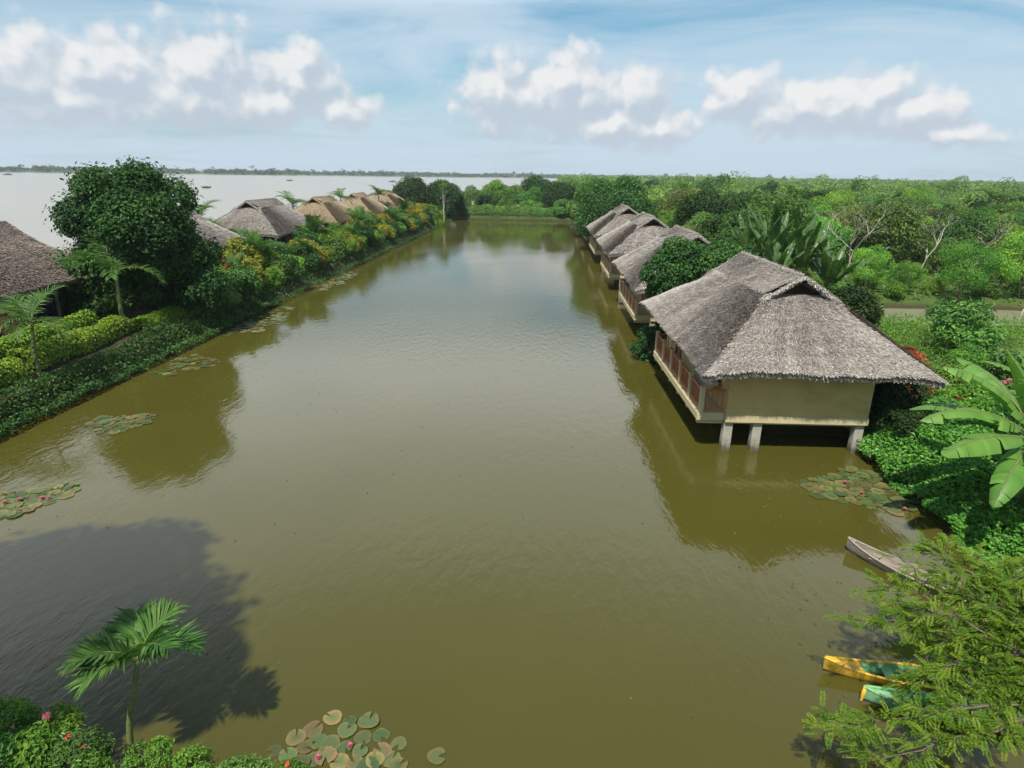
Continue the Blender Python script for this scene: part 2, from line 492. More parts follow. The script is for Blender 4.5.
# the high thin veil, laid out on a flat layer far overhead
den = w.math('ADD', w.math('MAXIMUM', dz, 0.0), 0.14)
hp = w.n('ShaderNodeCombineXYZ', {0: w.math('DIVIDE', dx, den), 1: w.math('MULTIPLY', w.math('DIVIDE', dy, den), 1.5)}).outputs[0]
v1 = w.noise(w.vec('ADD', hp, (2.3, 0.7, 0)), 0.75, 6, 0.58, 0.9)
v2 = w.noise(w.vec('ADD', hp, (9.3, 4.7, 0)), 0.33, 4, 0.5, 0.4)
veil = w.n('ShaderNodeMapRange', {0: w.math('ADD', w.math('MULTIPLY', v1, 0.62), w.math('MULTIPLY', v2, 0.5)), 1: 0.31, 2: 0.62}, interpolation_type='SMOOTHSTEP').outputs[0]
hi = w.n('ShaderNodeMapRange', {0: dz, 1: 0.35, 2: 0.8, 3: 1.0, 4: 0.3}).outputs[0]
mid = w.math('MULTIPLY', w.n('ShaderNodeMapRange', {0: dz, 1: 0.2, 2: 0.31}, interpolation_type='SMOOTHSTEP').outputs[0],
             w.n('ShaderNodeMapRange', {0: dz, 1: 0.5, 2: 0.72, 3: 0.85, 4: 0.0}, interpolation_type='SMOOTHSTEP').outputs[0])
mid = w.math('MULTIPLY', mid, w.n('ShaderNodeMapRange', {0: dy, 1: 0.1, 2: 0.5}).outputs[0])  # extra bright band above the view, added to whiten the pond's reflection
veil = w.math('MULTIPLY', w.math('MAXIMUM', w.math('MULTIPLY', veil, hi), mid), 0.85)
haze_low = w.n('ShaderNodeMapRange', {0: dz, 1: -0.02, 2: 0.2, 3: 0.8, 4: 0.0}, interpolation_type='SMOOTHSTEP').outputs[0]
K = 7.6   # cloud brightness against the sky texture's own units
def kc(c):
    return tuple(x * K for x in c)
tint_sky = w.mix(1.0, sky, (0.72, 1.2, 1.24), 'MULTIPLY')
c = w.mix(haze_low, tint_sky, kc((0.68, 0.83, 0.96)))
c = w.mix(veil, c, w.mix(w.math('MULTIPLY', mid, 1.1, clamp=True), kc((0.8, 0.97, 1.12)), kc((2.3, 2.36, 2.42))))
cc = w.mix(w.math('MULTIPLY', alpha, 0.84), c, w.mix(1.0, cum, (K, K, K), 'MULTIPLY'))
bg = w.n('ShaderNodeBackground', {'Color': c, 'Strength': 0.072})
bgc = w.n('ShaderNodeBackground', {'Color': cc, 'Strength': 0.072})
# the cumulus stand only in one low band of the sky; elsewhere the plain sky is used
band = w.math('MULTIPLY', w.math('MULTIPLY', w.math('GREATER_THAN', dz, 0.015), w.math('LESS_THAN', dz, 0.3)),
              w.math('MULTIPLY', w.math('GREATER_THAN', dy, 0.3), w.math('LESS_THAN', w.math('ABSOLUTE', az), 1.0)))
mxs = w.n('ShaderNodeMixShader', {0: band, 1: bg.outputs[0], 2: bgc.outputs[0]})
w.L.new(mxs.outputs[0], wout.inputs[0])

# ------------------------------------------------------------------ the lie of the land
POND = (-21.0, 12.6, 7.3, 147.0)


def sd_rect(x, y, r_, rad=2.5):
    cx, cy, hx, hy = (r_[0] + r_[1]) / 2, (r_[2] + r_[3]) / 2, (r_[1] - r_[0]) / 2 - rad, (r_[3] - r_[2]) / 2 - rad
    ax, ay = np.abs(x - cx) - hx, np.abs(y - cy) - hy
    return np.hypot(np.maximum(ax, 0), np.maximum(ay, 0)) + np.minimum(np.maximum(ax, ay), 0) - rad


def sd_lake(x, y):
    a = np.maximum(x + 37.0, -1e9)                                  # water west of the huts
    b = np.maximum(186.0 - y, x - (2.0 + 0.018 * (y - 186)))        # water beyond the end of the pond
    d = np.minimum(a, b)
    far = ((x + 950) * -0.63 + (y - 1100) * 0.777)                  # the far shore
    return np.maximum(d, far)


CREEK = (33.0, 48.6, 14.0, 4.2)


def sd_creek(x, y):
    cx, cy, hx, hy = CREEK
    q = np.hypot((x - cx) / hx, (y - cy - 0.06 * (x - cx)) / hy)
    return (q - 1) * hy


def ground_z(x, y):
    x, y = np.asarray(x, float), np.asarray(y, float)
    wob = 0.35 * vnoise(x, y, 0.35, 3) + 0.15 * vnoise(x, y, 1.1, 5)
    dp = sd_rect(x, y, POND) + wob
    land = 0.85 + 0.12 * vnoise(x, y, 0.12, 1) + 0.06 * vnoise(x, y, 0.6, 2)
    land = land + 0.8 * sstep(13.0, 16.0, x) * sstep(5, 11, y) * (1 - sstep(20, 26, y)) * (1 - sstep(22, 30, x))
    land = land + 0.45 * sstep(-22.0, -25.0, x) * (1 - sstep(-31, -36, x)) * (1 - sstep(120, 160, y))
    z = -1.4 + (land + 1.4) * sstep(-1.3, 1.1, dp)
    z = np.maximum(z, -1.4 + 2.1 * sstep(8.0, 9.4, x + wob) * sstep(23.7, 25.0, y) * (x < 14))     # soil bank added to darken the space under the houses
    dl = sd_lake(x, y) + wob * 2
    z = np.minimum(z, -1.4 + (land + 1.4) * sstep(-2.5, 2.5, dl))
    dc = sd_creek(x, y) + wob * 0.5
    z = np.minimum(z, -0.7 + (land + 0.7) * sstep(-0.8, 1.3, dc))
    return z


def steps(lo, hi, n, outlo, outhi, k):
    mid = np.linspace(lo, hi, n)
    gl = lo - np.geomspace(1.0, lo - outlo, k)[::-1]
    gh = hi + np.geomspace(1.0, outhi - hi, k)
    return np.concatenate([gl, mid, gh])


gx = steps(-45, 50, 170, -5200, 5200, 44)
gy = steps(-8, 190, 260, -700, 5200, 44)
GX, GY = np.meshgrid(gx, gy)
gm, nt, out = new_mat('earth')
tc = nt.n('ShaderNodeTexCoord').outputs['Object']
c = nt.ramp(nt.noise(tc, 0.16, 8, 0.65, 0.4), [(0.3, (0.03, 0.06, 0.014)), (0.5, (0.06, 0.095, 0.022)), (0.6, (0.1, 0.12, 0.03)), (0.72, (0.2, 0.155, 0.085))])
c = nt.mix(nt.ramp(nt.noise(tc, 2.2, 6, 0.7), [(0.4, (0, 0, 0)), (0.7, (0.7, 0.7, 0.7))]), c, (0.05, 0.085, 0.02))
gzv = nt.n('ShaderNodeSeparateXYZ', {0: tc}).outputs[2]
sxp = nt.n('ShaderNodeSeparateXYZ', {0: tc})
hedge_shade = nt.math('MULTIPLY', nt.math('LESS_THAN', sxp.outputs[0], -21.0), nt.math('GREATER_THAN', sxp.outputs[0], -27.5))
hedge_shade = nt.math('MULTIPLY', hedge_shade, nt.math('LESS_THAN', sxp.outputs[1], 130.0))
c = nt.mix(nt.math('MULTIPLY', hedge_shade, 0.9), c, nt.ramp(nt.noise(tc, 1.1, 5), [(0.35, (0.028, 0.021, 0.013)), (0.7, (0.06, 0.05, 0.026))]))     # dark soil colour standing in for the deep shade between the hedges
c = nt.mix(nt.n('ShaderNodeMapRange', {0: nt.math('ADD', gzv, nt.math('MULTIPLY', nt.noise(tc, 1.4, 4), 0.3)), 1: 0.3, 2: 0.6, 3: 1.0, 4: 0.0}).outputs[0], c, (0.05, 0.042, 0.022))     # wet mud at the waterline
bp = nt.n('ShaderNodeBump', {'Height': nt.noise(tc, 6.0, 8, 0.7), 'Strength': 0.7, 'Distance': 0.15}).outputs[0]
p = nt.n('ShaderNodeBsdfPrincipled', {'Base Color': c, 'Roughness': 0.95, 'Specular IOR Level': 0.1, 'Normal': bp})
nt.L.new(p.outputs[0], out.inputs[0])
mb = MB().grid(np.stack([GX, GY, ground_z(GX, GY)], -1))
tag(mb.build('ground', gm), kind='structure')


def water_mat(name, base, rough, bump, scale, ior=1.33):
    m, nt, out = new_mat(name)
    tc = nt.n('ShaderNodeTexCoord').outputs['Object']
    v = nt.n('ShaderNodeMapping', {'Vector': tc, 'Rotation': (0, 0, R(-28)), 'Scale': (1.0, 0.45, 1.0)}).outputs[0]
    big = nt.noise(tc, 0.045, 3, 0.5, 0.5)
    amp = nt.n('ShaderNodeMapRange', {0: big, 1: 0.38, 2: 0.62, 3: 0.2, 4: 1.15}).outputs[0]
    h = nt.math('ADD', nt.math('MULTIPLY', nt.noise(v, scale, 3, 0.5, 0.2), 1.0), nt.math('MULTIPLY', nt.noise(v, scale * 3.3, 2, 0.5), 0.3))
    bp = nt.n('ShaderNodeBump', {'Height': nt.math('MULTIPLY', h, amp), 'Strength': bump, 'Distance': 0.05}).outputs[0]
    c = nt.mix(nt.noise(tc, 0.11, 4, 0.55, 0.8), tuple(x * 0.86 for x in base), tuple(x * 1.14 for x in base))
    p = nt.n('ShaderNodeBsdfPrincipled', {'Base Color': c, 'Roughness': rough, 'IOR': ior, 'Normal': bp, 'Specular IOR Level': 0.5})
    nt.L.new(p.outputs[0], out.inputs[0])
    return m


def sheet(name, x0, x1, y0, y1, m):
    mb = MB().add([(x0, y0, 0), (x1, y0, 0), (x1, y1, 0), (x0, y1, 0)], [(0, 1, 2, 3)])
    return tag(mb.build(name, m), kind='structure')


sheet('pond_water', -24, 15.5, 3, 151, water_mat('pond_water', (0.057, 0.0525, 0.0095), 0.05, 0.34, 3.2, 1.42))
lw = MB().add([(-5200, -700, 0), (-33, -700, 0), (-33, 178, 0), (-5200, 178, 0)], [(0, 1, 2, 3)])
lw.add([(-5200, 178, 0), (90, 178, 0), (90, 3600, 0), (-5200, 3600, 0)], [(0, 1, 2, 3)])
tag(lw.build('lake_water', water_mat('lake_water', (0.25, 0.23, 0.185), 0.2, 0.3, 0.9, 1.22)), kind='structure')
sheet('creek_water', 17, 49, 42, 55, water_mat('creek_water', (0.2, 0.2, 0.13), 0.06, 0.5, 2.5))

# ------------------------------------------------------------------ the air
hm, nt, out = new_mat('haze')
pv = nt.n('ShaderNodeVolumePrincipled', {'Color': (0.80, 0.88, 0.97, 1), 'Density': 0.00017, 'Anisotropy': 0.15})
nt.L.new(pv.outputs[0], out.inputs['Volume'])
mb = MB().box((-5300, -800, -3.2), (5300, 5300, 26))
tag(mb.build('haze', hm), 'thin pale haze lying over the lake and the orchard', None, None, 'stuff')
# ------------------------------------------------------------------ thatched bungalows
ZE, ZR, HX, HY, GYY, RH = 3.54, 6.47, 4.2, 6.62, 3.35, 3.7
ZG = 5.6
WG = HX * (1 - (ZG - ZE) / (ZR - ZE))


def bil(c00, c10, c01, c11, u, v):
    c00, c10, c01, c11 = map(np.array, (c00, c10, c01, c11))
    u, v = np.asarray(u)[..., None], np.asarray(v)[..., None]
    return (c00 * (1 - u) + c10 * u) * (1 - v) + (c01 * (1 - u) + c11 * u) * v


def roof_patches():
    P = []
    for s in (-1, 1):
        a, b = (s * HX, -HY, ZE), (s * HX, HY, ZE)
        ga, gb = (s * WG, -GYY, ZG), (s * WG, GYY, ZG)
        ra, rb = (0, -RH, ZR), (0, RH, ZR)
        P.append((a, b, ga, gb, s > 0, 34, 18))
        P.append((ga, gb, ra, rb, s > 0, 22, 8))
        P.append(((-HX, s * HY, ZE), (HX, s * HY, ZE), (-WG, s * GYY, ZG), (WG, s * GYY, ZG), s < 0, 26, 18))
    return P


ROUND, BULGE = [1.25], [0.17]


def lump(p, sd):
    """soft unevenness of old thatch: a lift that depends on the place alone, so patches stay joined"""
    x, y, z = p[..., 0], p[..., 1], p[..., 2]
    k = sstep(ZE, ZE + 0.5, z)
    d = 0.05 * vnoise(x, y, 0.7, sd) + 0.03 * vnoise(x + z, y, 1.9, sd + 1)
    sag = BULGE[0] * np.sin(PI * np.clip((z - ZE) / (ZR - ZE), 0, 1)) + 0.04 * vnoise(x, y, 0.45, sd + 4) * (1 - k)
    a_ = ZE + (HX - np.abs(x)) * (ZR - ZE) / HX
    b_ = ZE + (HY - np.abs(y)) * (ZG - ZE) / (HY - GYY)
    kk = ROUND[0]
    h_ = np.maximum(kk - np.abs(a_ - b_), 0) / kk
    round_ = h_ * h_ * kk * 0.25 * (0.65 + 0.35 * np.clip((z - ZE) / 0.9, 0, 1)) * (1 - sstep(ZG - 0.45, ZG - 0.02, z))     # worn round hips
    q = p.copy()
    q[..., 2] = z + d + sag - round_
    return q


def make_roof(sd, n_blade, wmul=1.0):
    rng = np.random.default_rng(sd)
    mb = MB()
    for c00, c10, c01, c11, fl, nu, nv in roof_patches():
        u, v = np.meshgrid(np.linspace(0, 1, nu), np.linspace(0, 1, nv))
        p = lump(bil(c00, c10, c01, c11, u, v), sd)
        mb.grid(p, 0.3, flip=not fl)
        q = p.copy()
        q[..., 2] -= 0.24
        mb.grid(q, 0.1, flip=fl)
        if c00[2] == ZE:      # the cut edge of the eave
            mb.grid(np.stack([p[0], q[0]]), 0.25)
    areas = []
    for c00, c10, c01, c11, *_ in roof_patches():
        a, b, c, d = map(np.array, (c00, c10, c01, c11))
        areas.append(0.5 * np.linalg.norm(np.cross(d - a, c - b)))
    areas = np.array(areas) / sum(areas)
    for (c00, c10, c01, c11, *_), ar in zip(roof_patches(), areas):
        n = int(n_blade * ar)
        a, b, c, d = map(np.array, (c00, c10, c01, c11))
        wl, wh = np.linalg.norm(b - a), np.linalg.norm(d - c)
        v = rng.random(n * 2)
        keep = rng.random(n * 2) < (wl + (wh - wl) * v) / max(wl, wh)
        v = v[keep][:n]
        u = rng.random(len(v))
        p = lump(bil(c00, c10, c01, c11, u, v), sd)
        down = bil(c00, c10, c01, c11, u, v * 0) - bil(c00, c10, c01, c11, u, v * 0 + 1)
        down /= np.linalg.norm(down, axis=1)[:, None]
        nrm = np.cross(b - a, c - a)
        nrm = nrm / np.linalg.norm(nrm)
        nrm = nrm if nrm[2] > 0 else -nrm
        side = np.cross(nrm, down)
        k = len(v)
        dirn = down + side * rng.normal(0, 0.22, k)[:, None]
        dirn /= np.linalg.norm(dirn, axis=1)[:, None]
        L = rng.uniform(0.07, 0.22, k)[:, None]
        wd = rng.uniform(0.007, 0.017, k)[:, None] * wmul
        lift = rng.uniform(0.015, 0.075, k)[:, None]
        sd_ = np.cross(dirn, nrm)
        base = p + nrm * 0.012
        tip = base + dirn * L + nrm * lift
        vv = np.stack([base - sd_ * wd, base + sd_ * wd, tip + sd_ * wd * 0.7, tip - sd_ * wd * 0.7], 1)
        row = 0.05 * np.sin(v * 46 + 2.2 * vnoise(u * 9, v * 4, 1, sd))     # the courses the straw is laid in
        streak = 0.13 * vnoise(u * wl * 2.2, v * 1.5, 1.0, sd + 2) + 0.10 * vnoise(u * wl * 0.5, v * 2.5, 1.0, sd + 8)
        tint = np.clip(0.5 + row + streak + rng.normal(0, 0.21, k), 0, 1)
        mb.add(vv.reshape(-1, 3), np.arange(k * 4).reshape(-1, 4), np.repeat(tint, 4))
    # shaggy fringe along the eaves
    for (x0, y0), (x1, y1), ox, oy in (((-HX, -HY), (HX, -HY), 0, -1), ((HX, -HY), (HX, HY), 1, 0), ((HX, HY), (-HX, HY), 0, 1), ((-HX, HY), (-HX, -HY), -1, 0)):
        n = int(math.hypot(x1 - x0, y1 - y0) * 120)
        t = rng.random(n)
        b0 = np.stack([x0 + (x1 - x0) * t, y0 + (y1 - y0) * t, ZE + rng.uniform(-0.2, 0.03, n)], 1)
        o_ = np.array([ox, oy, 0.0])
        al = np.array([x1 - x0, y1 - y0, 0.0]) / math.hypot(x1 - x0, y1 - y0)
        b0 = lump(b0, sd) - o_ * 0.05
        d_ = o_ * rng.uniform(0.5, 1.0, n)[:, None] + np.array([0, 0, -1.0]) * rng.uniform(0.35, 1.3, n)[:, None] + al * rng.normal(0, 0.25, n)[:, None]
        d_ /= np.linalg.norm(d_, axis=1)[:, None]
        L = rng.uniform(0.04, 0.13, n)[:, None]
        wv_ = al * rng.uniform(0.012, 0.03, n)[:, None]
        vv = np.stack([b0 - wv_, b0 + wv_, b0 + d_ * L + wv_ * 0.5, b0 + d_ * L - wv_ * 0.5], 1)
        mb.add(vv.reshape(-1, 3), np.arange(n * 4).reshape(-1, 4), np.repeat(np.clip(0.45 + rng.normal(0, 0.22, n), 0, 1), 4))
    # thick rolls of thatch on the verges and the ridge
    rolls = [((0, -RH - 0.02, ZR), (0, RH + 0.02, ZR), 0.1)]
    for s in (-1, 1):
        for sx_ in (-1, 1):
            rolls.append(((0, s * RH, ZR + 0.01), (sx_ * (WG + 0.22), s * (GYY + 0.28), ZG - 0.1), 0.06))
    for a, b, r_ in rolls:
        a, b = np.array(a, float), np.array(b, float)
        t = np.linspace(0, 1, 14)[:, None]
        pth = a + (b - a) * t
        pth[:, 2] += 0.03 * vnoise(pth[:, 0] * 3, pth[:, 1] * 3, 1, sd)
        mb.tube(pth, r_, 8, tint=0.35)
        n = int(np.linalg.norm(b - a) * 420)
        t = rng.random(n)[:, None]
        c0 = a + (b - a) * t
        ax = (b - a) / np.linalg.norm(b - a)
        o_ = unit(n, rng)
        o_ -= (o_ @ ax)[:, None] * ax
        o_ /= np.linalg.norm(o_, axis=1)[:, None]
        st = c0 + o_ * r_
        d_ = o_ * 0.45 + np.array([0, 0, -0.75]) + rng.normal(0, 0.35, (n, 3))
        d_ /= np.linalg.norm(d_, axis=1)[:, None]
        w_ = np.cross(d_, o_) * rng.uniform(0.012, 0.028, n)[:, None]
        L = rng.uniform(0.05, 0.12, n)[:, None]
        vv = np.stack([st - w_, st + w_, st + d_ * L + w_ * 0.5, st + d_ * L - w_ * 0.5], 1)
        mb.add(vv.reshape(-1, 3), np.arange(n * 4).reshape(-1, 4), np.repeat(np.clip(0.5 + rng.normal(0, 0.22, n), 0, 1), 4))
    return mb.mesh('roof', M['thatch_grey'])


roof_near = make_roof(3, 260000)
roof_any = [make_roof(8, 60000, 1.6), make_roof(21, 60000, 1.6)]
def vent_mesh(s):
    vent = MB()
    y0 = s * (GYY - 0.25)
    vent.add([(-WG, y0, ZG - 0.12), (WG, y0, ZG - 0.12), (0, y0, ZR - 0.16), (-WG, y0 - s * 0.05, ZG - 0.12), (WG, y0 - s * 0.05, ZG - 0.12), (0, y0 - s * 0.05, ZR - 0.16)],
             [(0, 1, 2), (5, 4, 3), (0, 3, 4, 1), (1, 4, 5, 2), (2, 5, 3, 0)])
    for t in np.linspace(-0.8, 0.8, 7):      # bamboo laths across the opening
        zt = ZG - 0.1 + (ZR - ZG - 0.08) * (1 - abs(t))
        vent.tube([(t * WG, y0 + s * 0.005, ZG - 0.1), (t * WG, y0 + s * 0.005, zt)], 0.018, 5)
    return vent.mesh('gable_vent', M['matting'])


ROUND[0], BULGE[0] = 1.3, 0.3
roof_dome = [make_roof(31, 60000, 1.6), make_roof(37, 60000, 1.6)]
vents = [vent_mesh(-1), vent_mesh(1)]

# the walls, left open towards the balcony for door and windows
BX0, BX1, BY0, BY1, F0, F1 = -2.9, 2.4, -5.55, 5.2, 1.2, 1.5
wl = MB()
wl.box((BX0, BY0, F1), (BX1, BY0 + 0.14, 3.78))
wl.box((BX1 - 0.14, BY0 + 0.142, F1), (BX1, BY1, 3.78))
wl.box((BX0, BY1 + 0.002, F1), (BX1, BY1 + 0.142, 3.78))
opens = [(-4.6, -3.4, 2.3, 3.3), (-2.6, -1.5, F1 + 0.02, 3.5), (-0.6, 0.8, 2.3, 3.3), (2.0, 3.1, F1 + 0.02, 3.5)]
ys = BY0 + 0.142
for y0, y1, z0, z1 in opens:
    wl.box((BX0, ys, F1), (BX0 + 0.14, y0, 3.78))
    if z0 > F1 + 0.1:
        wl.box((BX0, y0 + 0.001, F1), (BX0 + 0.14, y1 - 0.001, z0))
    wl.box((BX0, y0 + 0.001, z1), (BX0 + 0.14, y1 - 0.001, 3.78))
    ys = y1
wl.box((BX0, ys, F1), (BX0 + 0.14, BY1, 3.78))
wl.box((BX0 - 0.012, BY0 - 0.014, F1 + 0.24), (BX1 + 0.012, BY0 - 0.001, F1 + 0.28))
wall_me = wl.mesh('wall', M['plaster'])


def frame_mesh(y0, y1, z0, z1, sill):
    m = MB()
    x = BX0 - 0.03
    m.box((x, y0, z0), (x + 0.2, y0 + 0.07, z1))
    m.box((x, y1 - 0.07, z0), (x + 0.2, y1, z1))
    m.box((x, y0 + 0.071, z1 - 0.07), (x + 0.2, y1 - 0.071, z1))
    if sill:
        m.box((x - 0.04, y0 + 0.071, z0), (x + 0.2, y1 - 0.071, z0 + 0.06))
        m.box((x + 0.05, (y0 + y1) / 2 - 0.025, z0 + 0.061), (x + 0.1, (y0 + y1) / 2 + 0.025, z1 - 0.071))
    return m


def door_mesh(y0, y1, z0, z1):
    m = MB()
    x = BX0 + 0.03
    m.box((x, y0 + 0.075, z0), (x + 0.05, y1 - 0.075, z1 - 0.075))
    for k in range(2):
        for j in range(2):
            a = y0 + 0.14 + k * (y1 - y0 - 0.22) / 2
            b = z0 + 0.14 + j * 0.9
            m.box((x - 0.015, a, b), (x - 0.001, a + (y1 - y0) / 2 - 0.2, b + 0.72))
    return m


house_door = [(door_mesh(*o_).mesh('door', M['wood_red']), frame_mesh(*o_, False).mesh('door_frame', M['wood_dark']),
               MB().box((BX0 - 0.04, o_[0] + 0.16, 2.45), (BX0 + 0.01, o_[0] + 0.2, 2.62)).mesh('handle', M['concrete'])) for o_ in (opens[1], opens[3])]
house_win = [(frame_mesh(*o_, True).mesh('window', M['wood_red']),
              MB().box((BX0 + 0.06, o_[0] + 0.072, o_[2] + 0.062), (BX0 + 0.075, o_[1] - 0.072, o_[3] - 0.072)).mesh('pane', M['glass_dark'])) for o_ in (opens[0], opens[2])]

KX0, KY0, KY1 = -3.94, -5.42, 3.55      # the balcony over the water
dk = MB()
dk.box((KX0, KY0, F0), (BX0 - 0.004, KY1, F1), bev=0.02)
dk.box((BX0, BY0 - 0.04, F0), (BX1 + 0.04, BY1 + 0.18, F1 - 0.002), bev=0.02)
for y_ in np.linspace(KY0 + 0.25, KY1 - 0.3, 6):
    dk.box((KX0 + 0.06, y_ - 0.1, F0 - 0.16), (BX1, y_ + 0.1, F0 - 0.001))
deck_me = dk.mesh('deck', M['cream'])
pillar = MB().box((-0.17, -0.17, -1.6), (0.17, 0.17, F0), bev=0.02).mesh('stilt', M['stilt'])
bal_post = MB().box((-0.085, -0.085, F1), (0.085, 0.085, F1 + 0.98), bev=0.015).box((-0.105, -0.105, F1 + 0.98), (0.105, 0.105, F1 + 1.03), bev=0.012).mesh('balcony_post', M['cream'])


def rail_mesh(length):
    m = MB()
    m.box((0, -0.035, F1 + 0.84), (length, 0.035, F1 + 0.91), bev=0.012)
    m.box((0, -0.028, F1 + 0.12), (length, 0.028, F1 + 0.18), bev=0.01)
    n = max(2, int(length / 0.165))
    for i in range(n):
        x = (i + 0.5) * length / n
        prof = [(0.18, 0.016), (0.28, 0.026), (0.42, 0.015), (0.5, 0.024), (0.58, 0.015), (0.72, 0.026), (0.84, 0.016)]
        m.tube([(x, 0, F1 + z) for z, _ in prof], [r_ for _, r_ in prof], 6, cap=False)
    return m.mesh('railing', M['wood_red'])


bays = np.linspace(KY0 + 0.09, KY1 - 0.09, 6)
rail_side = rail_mesh(bays[1] - bays[0] - 0.2)
rail_end = rail_mesh(BX0 - KX0 - 0.28)


def lake_house(yc, roof_mesh, label):
    h = empty('thatched_bungalow', (9.8, yc, 0), R(1.4 if yc < 40 else 0.0))
    tag(h, label, 'bungalow', 'thatched bungalows on stilts in the pond')
    r_ = put('roof', roof_mesh, h)
    for v_ in vents:
        put('gable_vent', v_, r_)
    put('wall', wall_me, h)
    for d_, f_, hd in house_door:
        q = put('door', d_, h)
        put('door_frame', f_, q)
        put('handle', hd, q)
    for w_, p_ in house_win:
        q = put('window', w_, h)
        put('pane', p_, q)
    put('deck', deck_me, h)
    for sx_, sy in ((-2.72, -5.3), (-1.62, -5.3), (2.22, -5.3), (-2.1, -1.8), (2.22, -1.8), (-2.1, 1.7), (2.22, 1.7), (-2.1, 4.9), (2.22, 4.9)):
        put('stilt', pillar, h, (sx_, sy, 0))
    for y_ in bays:
        put('balcony_post', bal_post, h, (KX0 + 0.13, y_, 0))
    for i in range(5):
        put('railing', rail_side, h, (KX0 + 0.13, bays[i] + 0.1, 0), (0, 0, PI / 2))
    for y_ in (bays[0], bays[-1]):
        put('railing', rail_end, h, (KX0 + 0.23, y_, 0))
    return h


HY_C = [28.2, 45.4, 63.0, 81.3, 98.8, 116.5]
for i, (yc, lab) in enumerate(zip(HY_C, [
        'large thatched bungalow on concrete stilts beside the water lilies, the closest of the row',
        'thatched bungalow just beyond the leafy tree that leans on the closest bungalow',
        'thatched bungalow in the middle of the row, its gable between two neighbouring roofs',
        'thatched bungalow whose roof meets the big round tree at its far side',
        'thatched bungalow mostly hidden under the big round tree, balcony corner over the pond',
        'farthest thatched bungalow, only a corner of its roof beside the round tree'])):
    lake_house(yc, roof_near if i == 0 else roof_any[i % 2], lab)

# a cream hammock slung on the balcony of the closest bungalow
hm_ = MB()
us, vs = np.linspace(-1, 1, 19), np.linspace(-1, 1, 7)
P_ = np.array([[(v_ * (0.1 + 0.2 * (1 - u_ * u_)), u_ * 1.15, 2.55 - 0.55 * (1 - u_ * u_) + 0.16 * v_ * v_ * (1 - u_ * u_)) for v_ in vs] for u_ in us])
hm_.grid(P_)
hm_.grid(P_ - np.array([0, 0, 0.012]), flip=True)
hr = empty('hammock', (6.62, 24.4, 0), R(6))
tag(hr, 'cream cloth hammock slung under the eave of the closest bungalow', 'hammock')
hm_.build('cloth', M['cloth'], hr)
MB().tube([(0, -1.15, 2.55), (0, -1.4, 3.1), (0, -1.42, 3.6)], 0.012, 5).build('rope', M['cloth'], hr)
MB().tube([(0, 1.15, 2.55), (0, 1.4, 3.1), (0, 1.42, 3.6)], 0.012, 5).build('rope', M['cloth'], hr)

# ------------------------------------------------------------------ huts on the strip between pond and lake
hw = MB()
hw.box((-3.0, -5.3, 0.6), (3.0, -5.16, 4.6))
hw.box((-3.0, 5.16, 0.6), (3.0, 5.3, 4.6))
hw.box((-3.0, -5.158, 0.6), (-2.86, 5.158, 4.6))
for a, b in ((-5.158, -1.6), (-0.5, 0.9), (2.4, 5.158)):
    hw.box((2.86, a, 0.6), (3.0, b, 4.6))
hw.box((2.86, 0.901, 0.6), (3.0, 2.399, 1.9))
hw.box((2.86, -1.599, 3.3), (3.0, -0.501, 4.6))
hw.box((2.86, 0.901, 3.3), (3.0, 2.399, 4.6))
hut_wall = hw.mesh('wall', M['wood_dark'])
hut_door = MB().box((2.88, -1.58, 1.2), (2.95, -0.52, 3.28)).mesh('door', M['wood_red'])
hut_win = MB().box((2.9, 0.92, 1.92), (2.93, 2.38, 3.28)).box((2.931, 1.6, 1.921), (2.99, 1.68, 3.279)).mesh('window', M['glass_dark'])
hut_floor = MB().box((-3.1, -5.4, 0.3), (3.9, 5.4, 1.2), bev=0.03).mesh('floor_slab', M['concrete'])
hut_post = MB().tube([(0, 0, 1.2), (0.02, 0, 2.6), (0, 0, 4.2)], [0.1, 0.09, 0.08], 8).mesh('veranda_post', M['bark'])
for i, (yc, rm, lab) in enumerate([
        (31.5, 'thatch_brown', 'brown thatched hut at the near end of the lake strip, beside the big dark tree'),
        (50.0, 'thatch_grey', 'grey thatched hut half hidden behind the big dark tree'),
        (69.0, 'thatch_grey', 'grey thatched hut on the lake strip with a wide open gable and palm behind'),
        (88.0, 'thatch_golden', 'golden thatched hut next beyond the grey gabled one on the lake strip'),
        (107.0, 'thatch_golden', 'straw coloured thatched hut, second beyond the grey gabled one'),
        (125.0, 'thatch_golden', 'farthest small thatched hut on the lake strip beside the round dark trees')]):
    h = empty('thatched_hut', (-30.5 if i < 4 else -31.0, yc, 0.0), 0.0, (1, 1, 1, 0.96, 0.95, 0.95)[i])
    tag(h, lab, 'hut', 'thatched huts on the lake strip')
    r_ = put('roof', roof_dome[i % 2], h, (0, 0, 0.5), mat=M[rm])
    for v_ in vents:
        put('gable_vent', v_, r_)
    put('wall', hut_wall, h)
    put('door', hut_door, h)
    put('window', hut_win, h)
    put('floor_slab', hut_floor, h)
    for y_ in (-5.1, -1.8, 1.6, 5.1):
        put('veranda_post', hut_post, h, (3.7, y_, 0))
# ------------------------------------------------------------------ plants: shapes


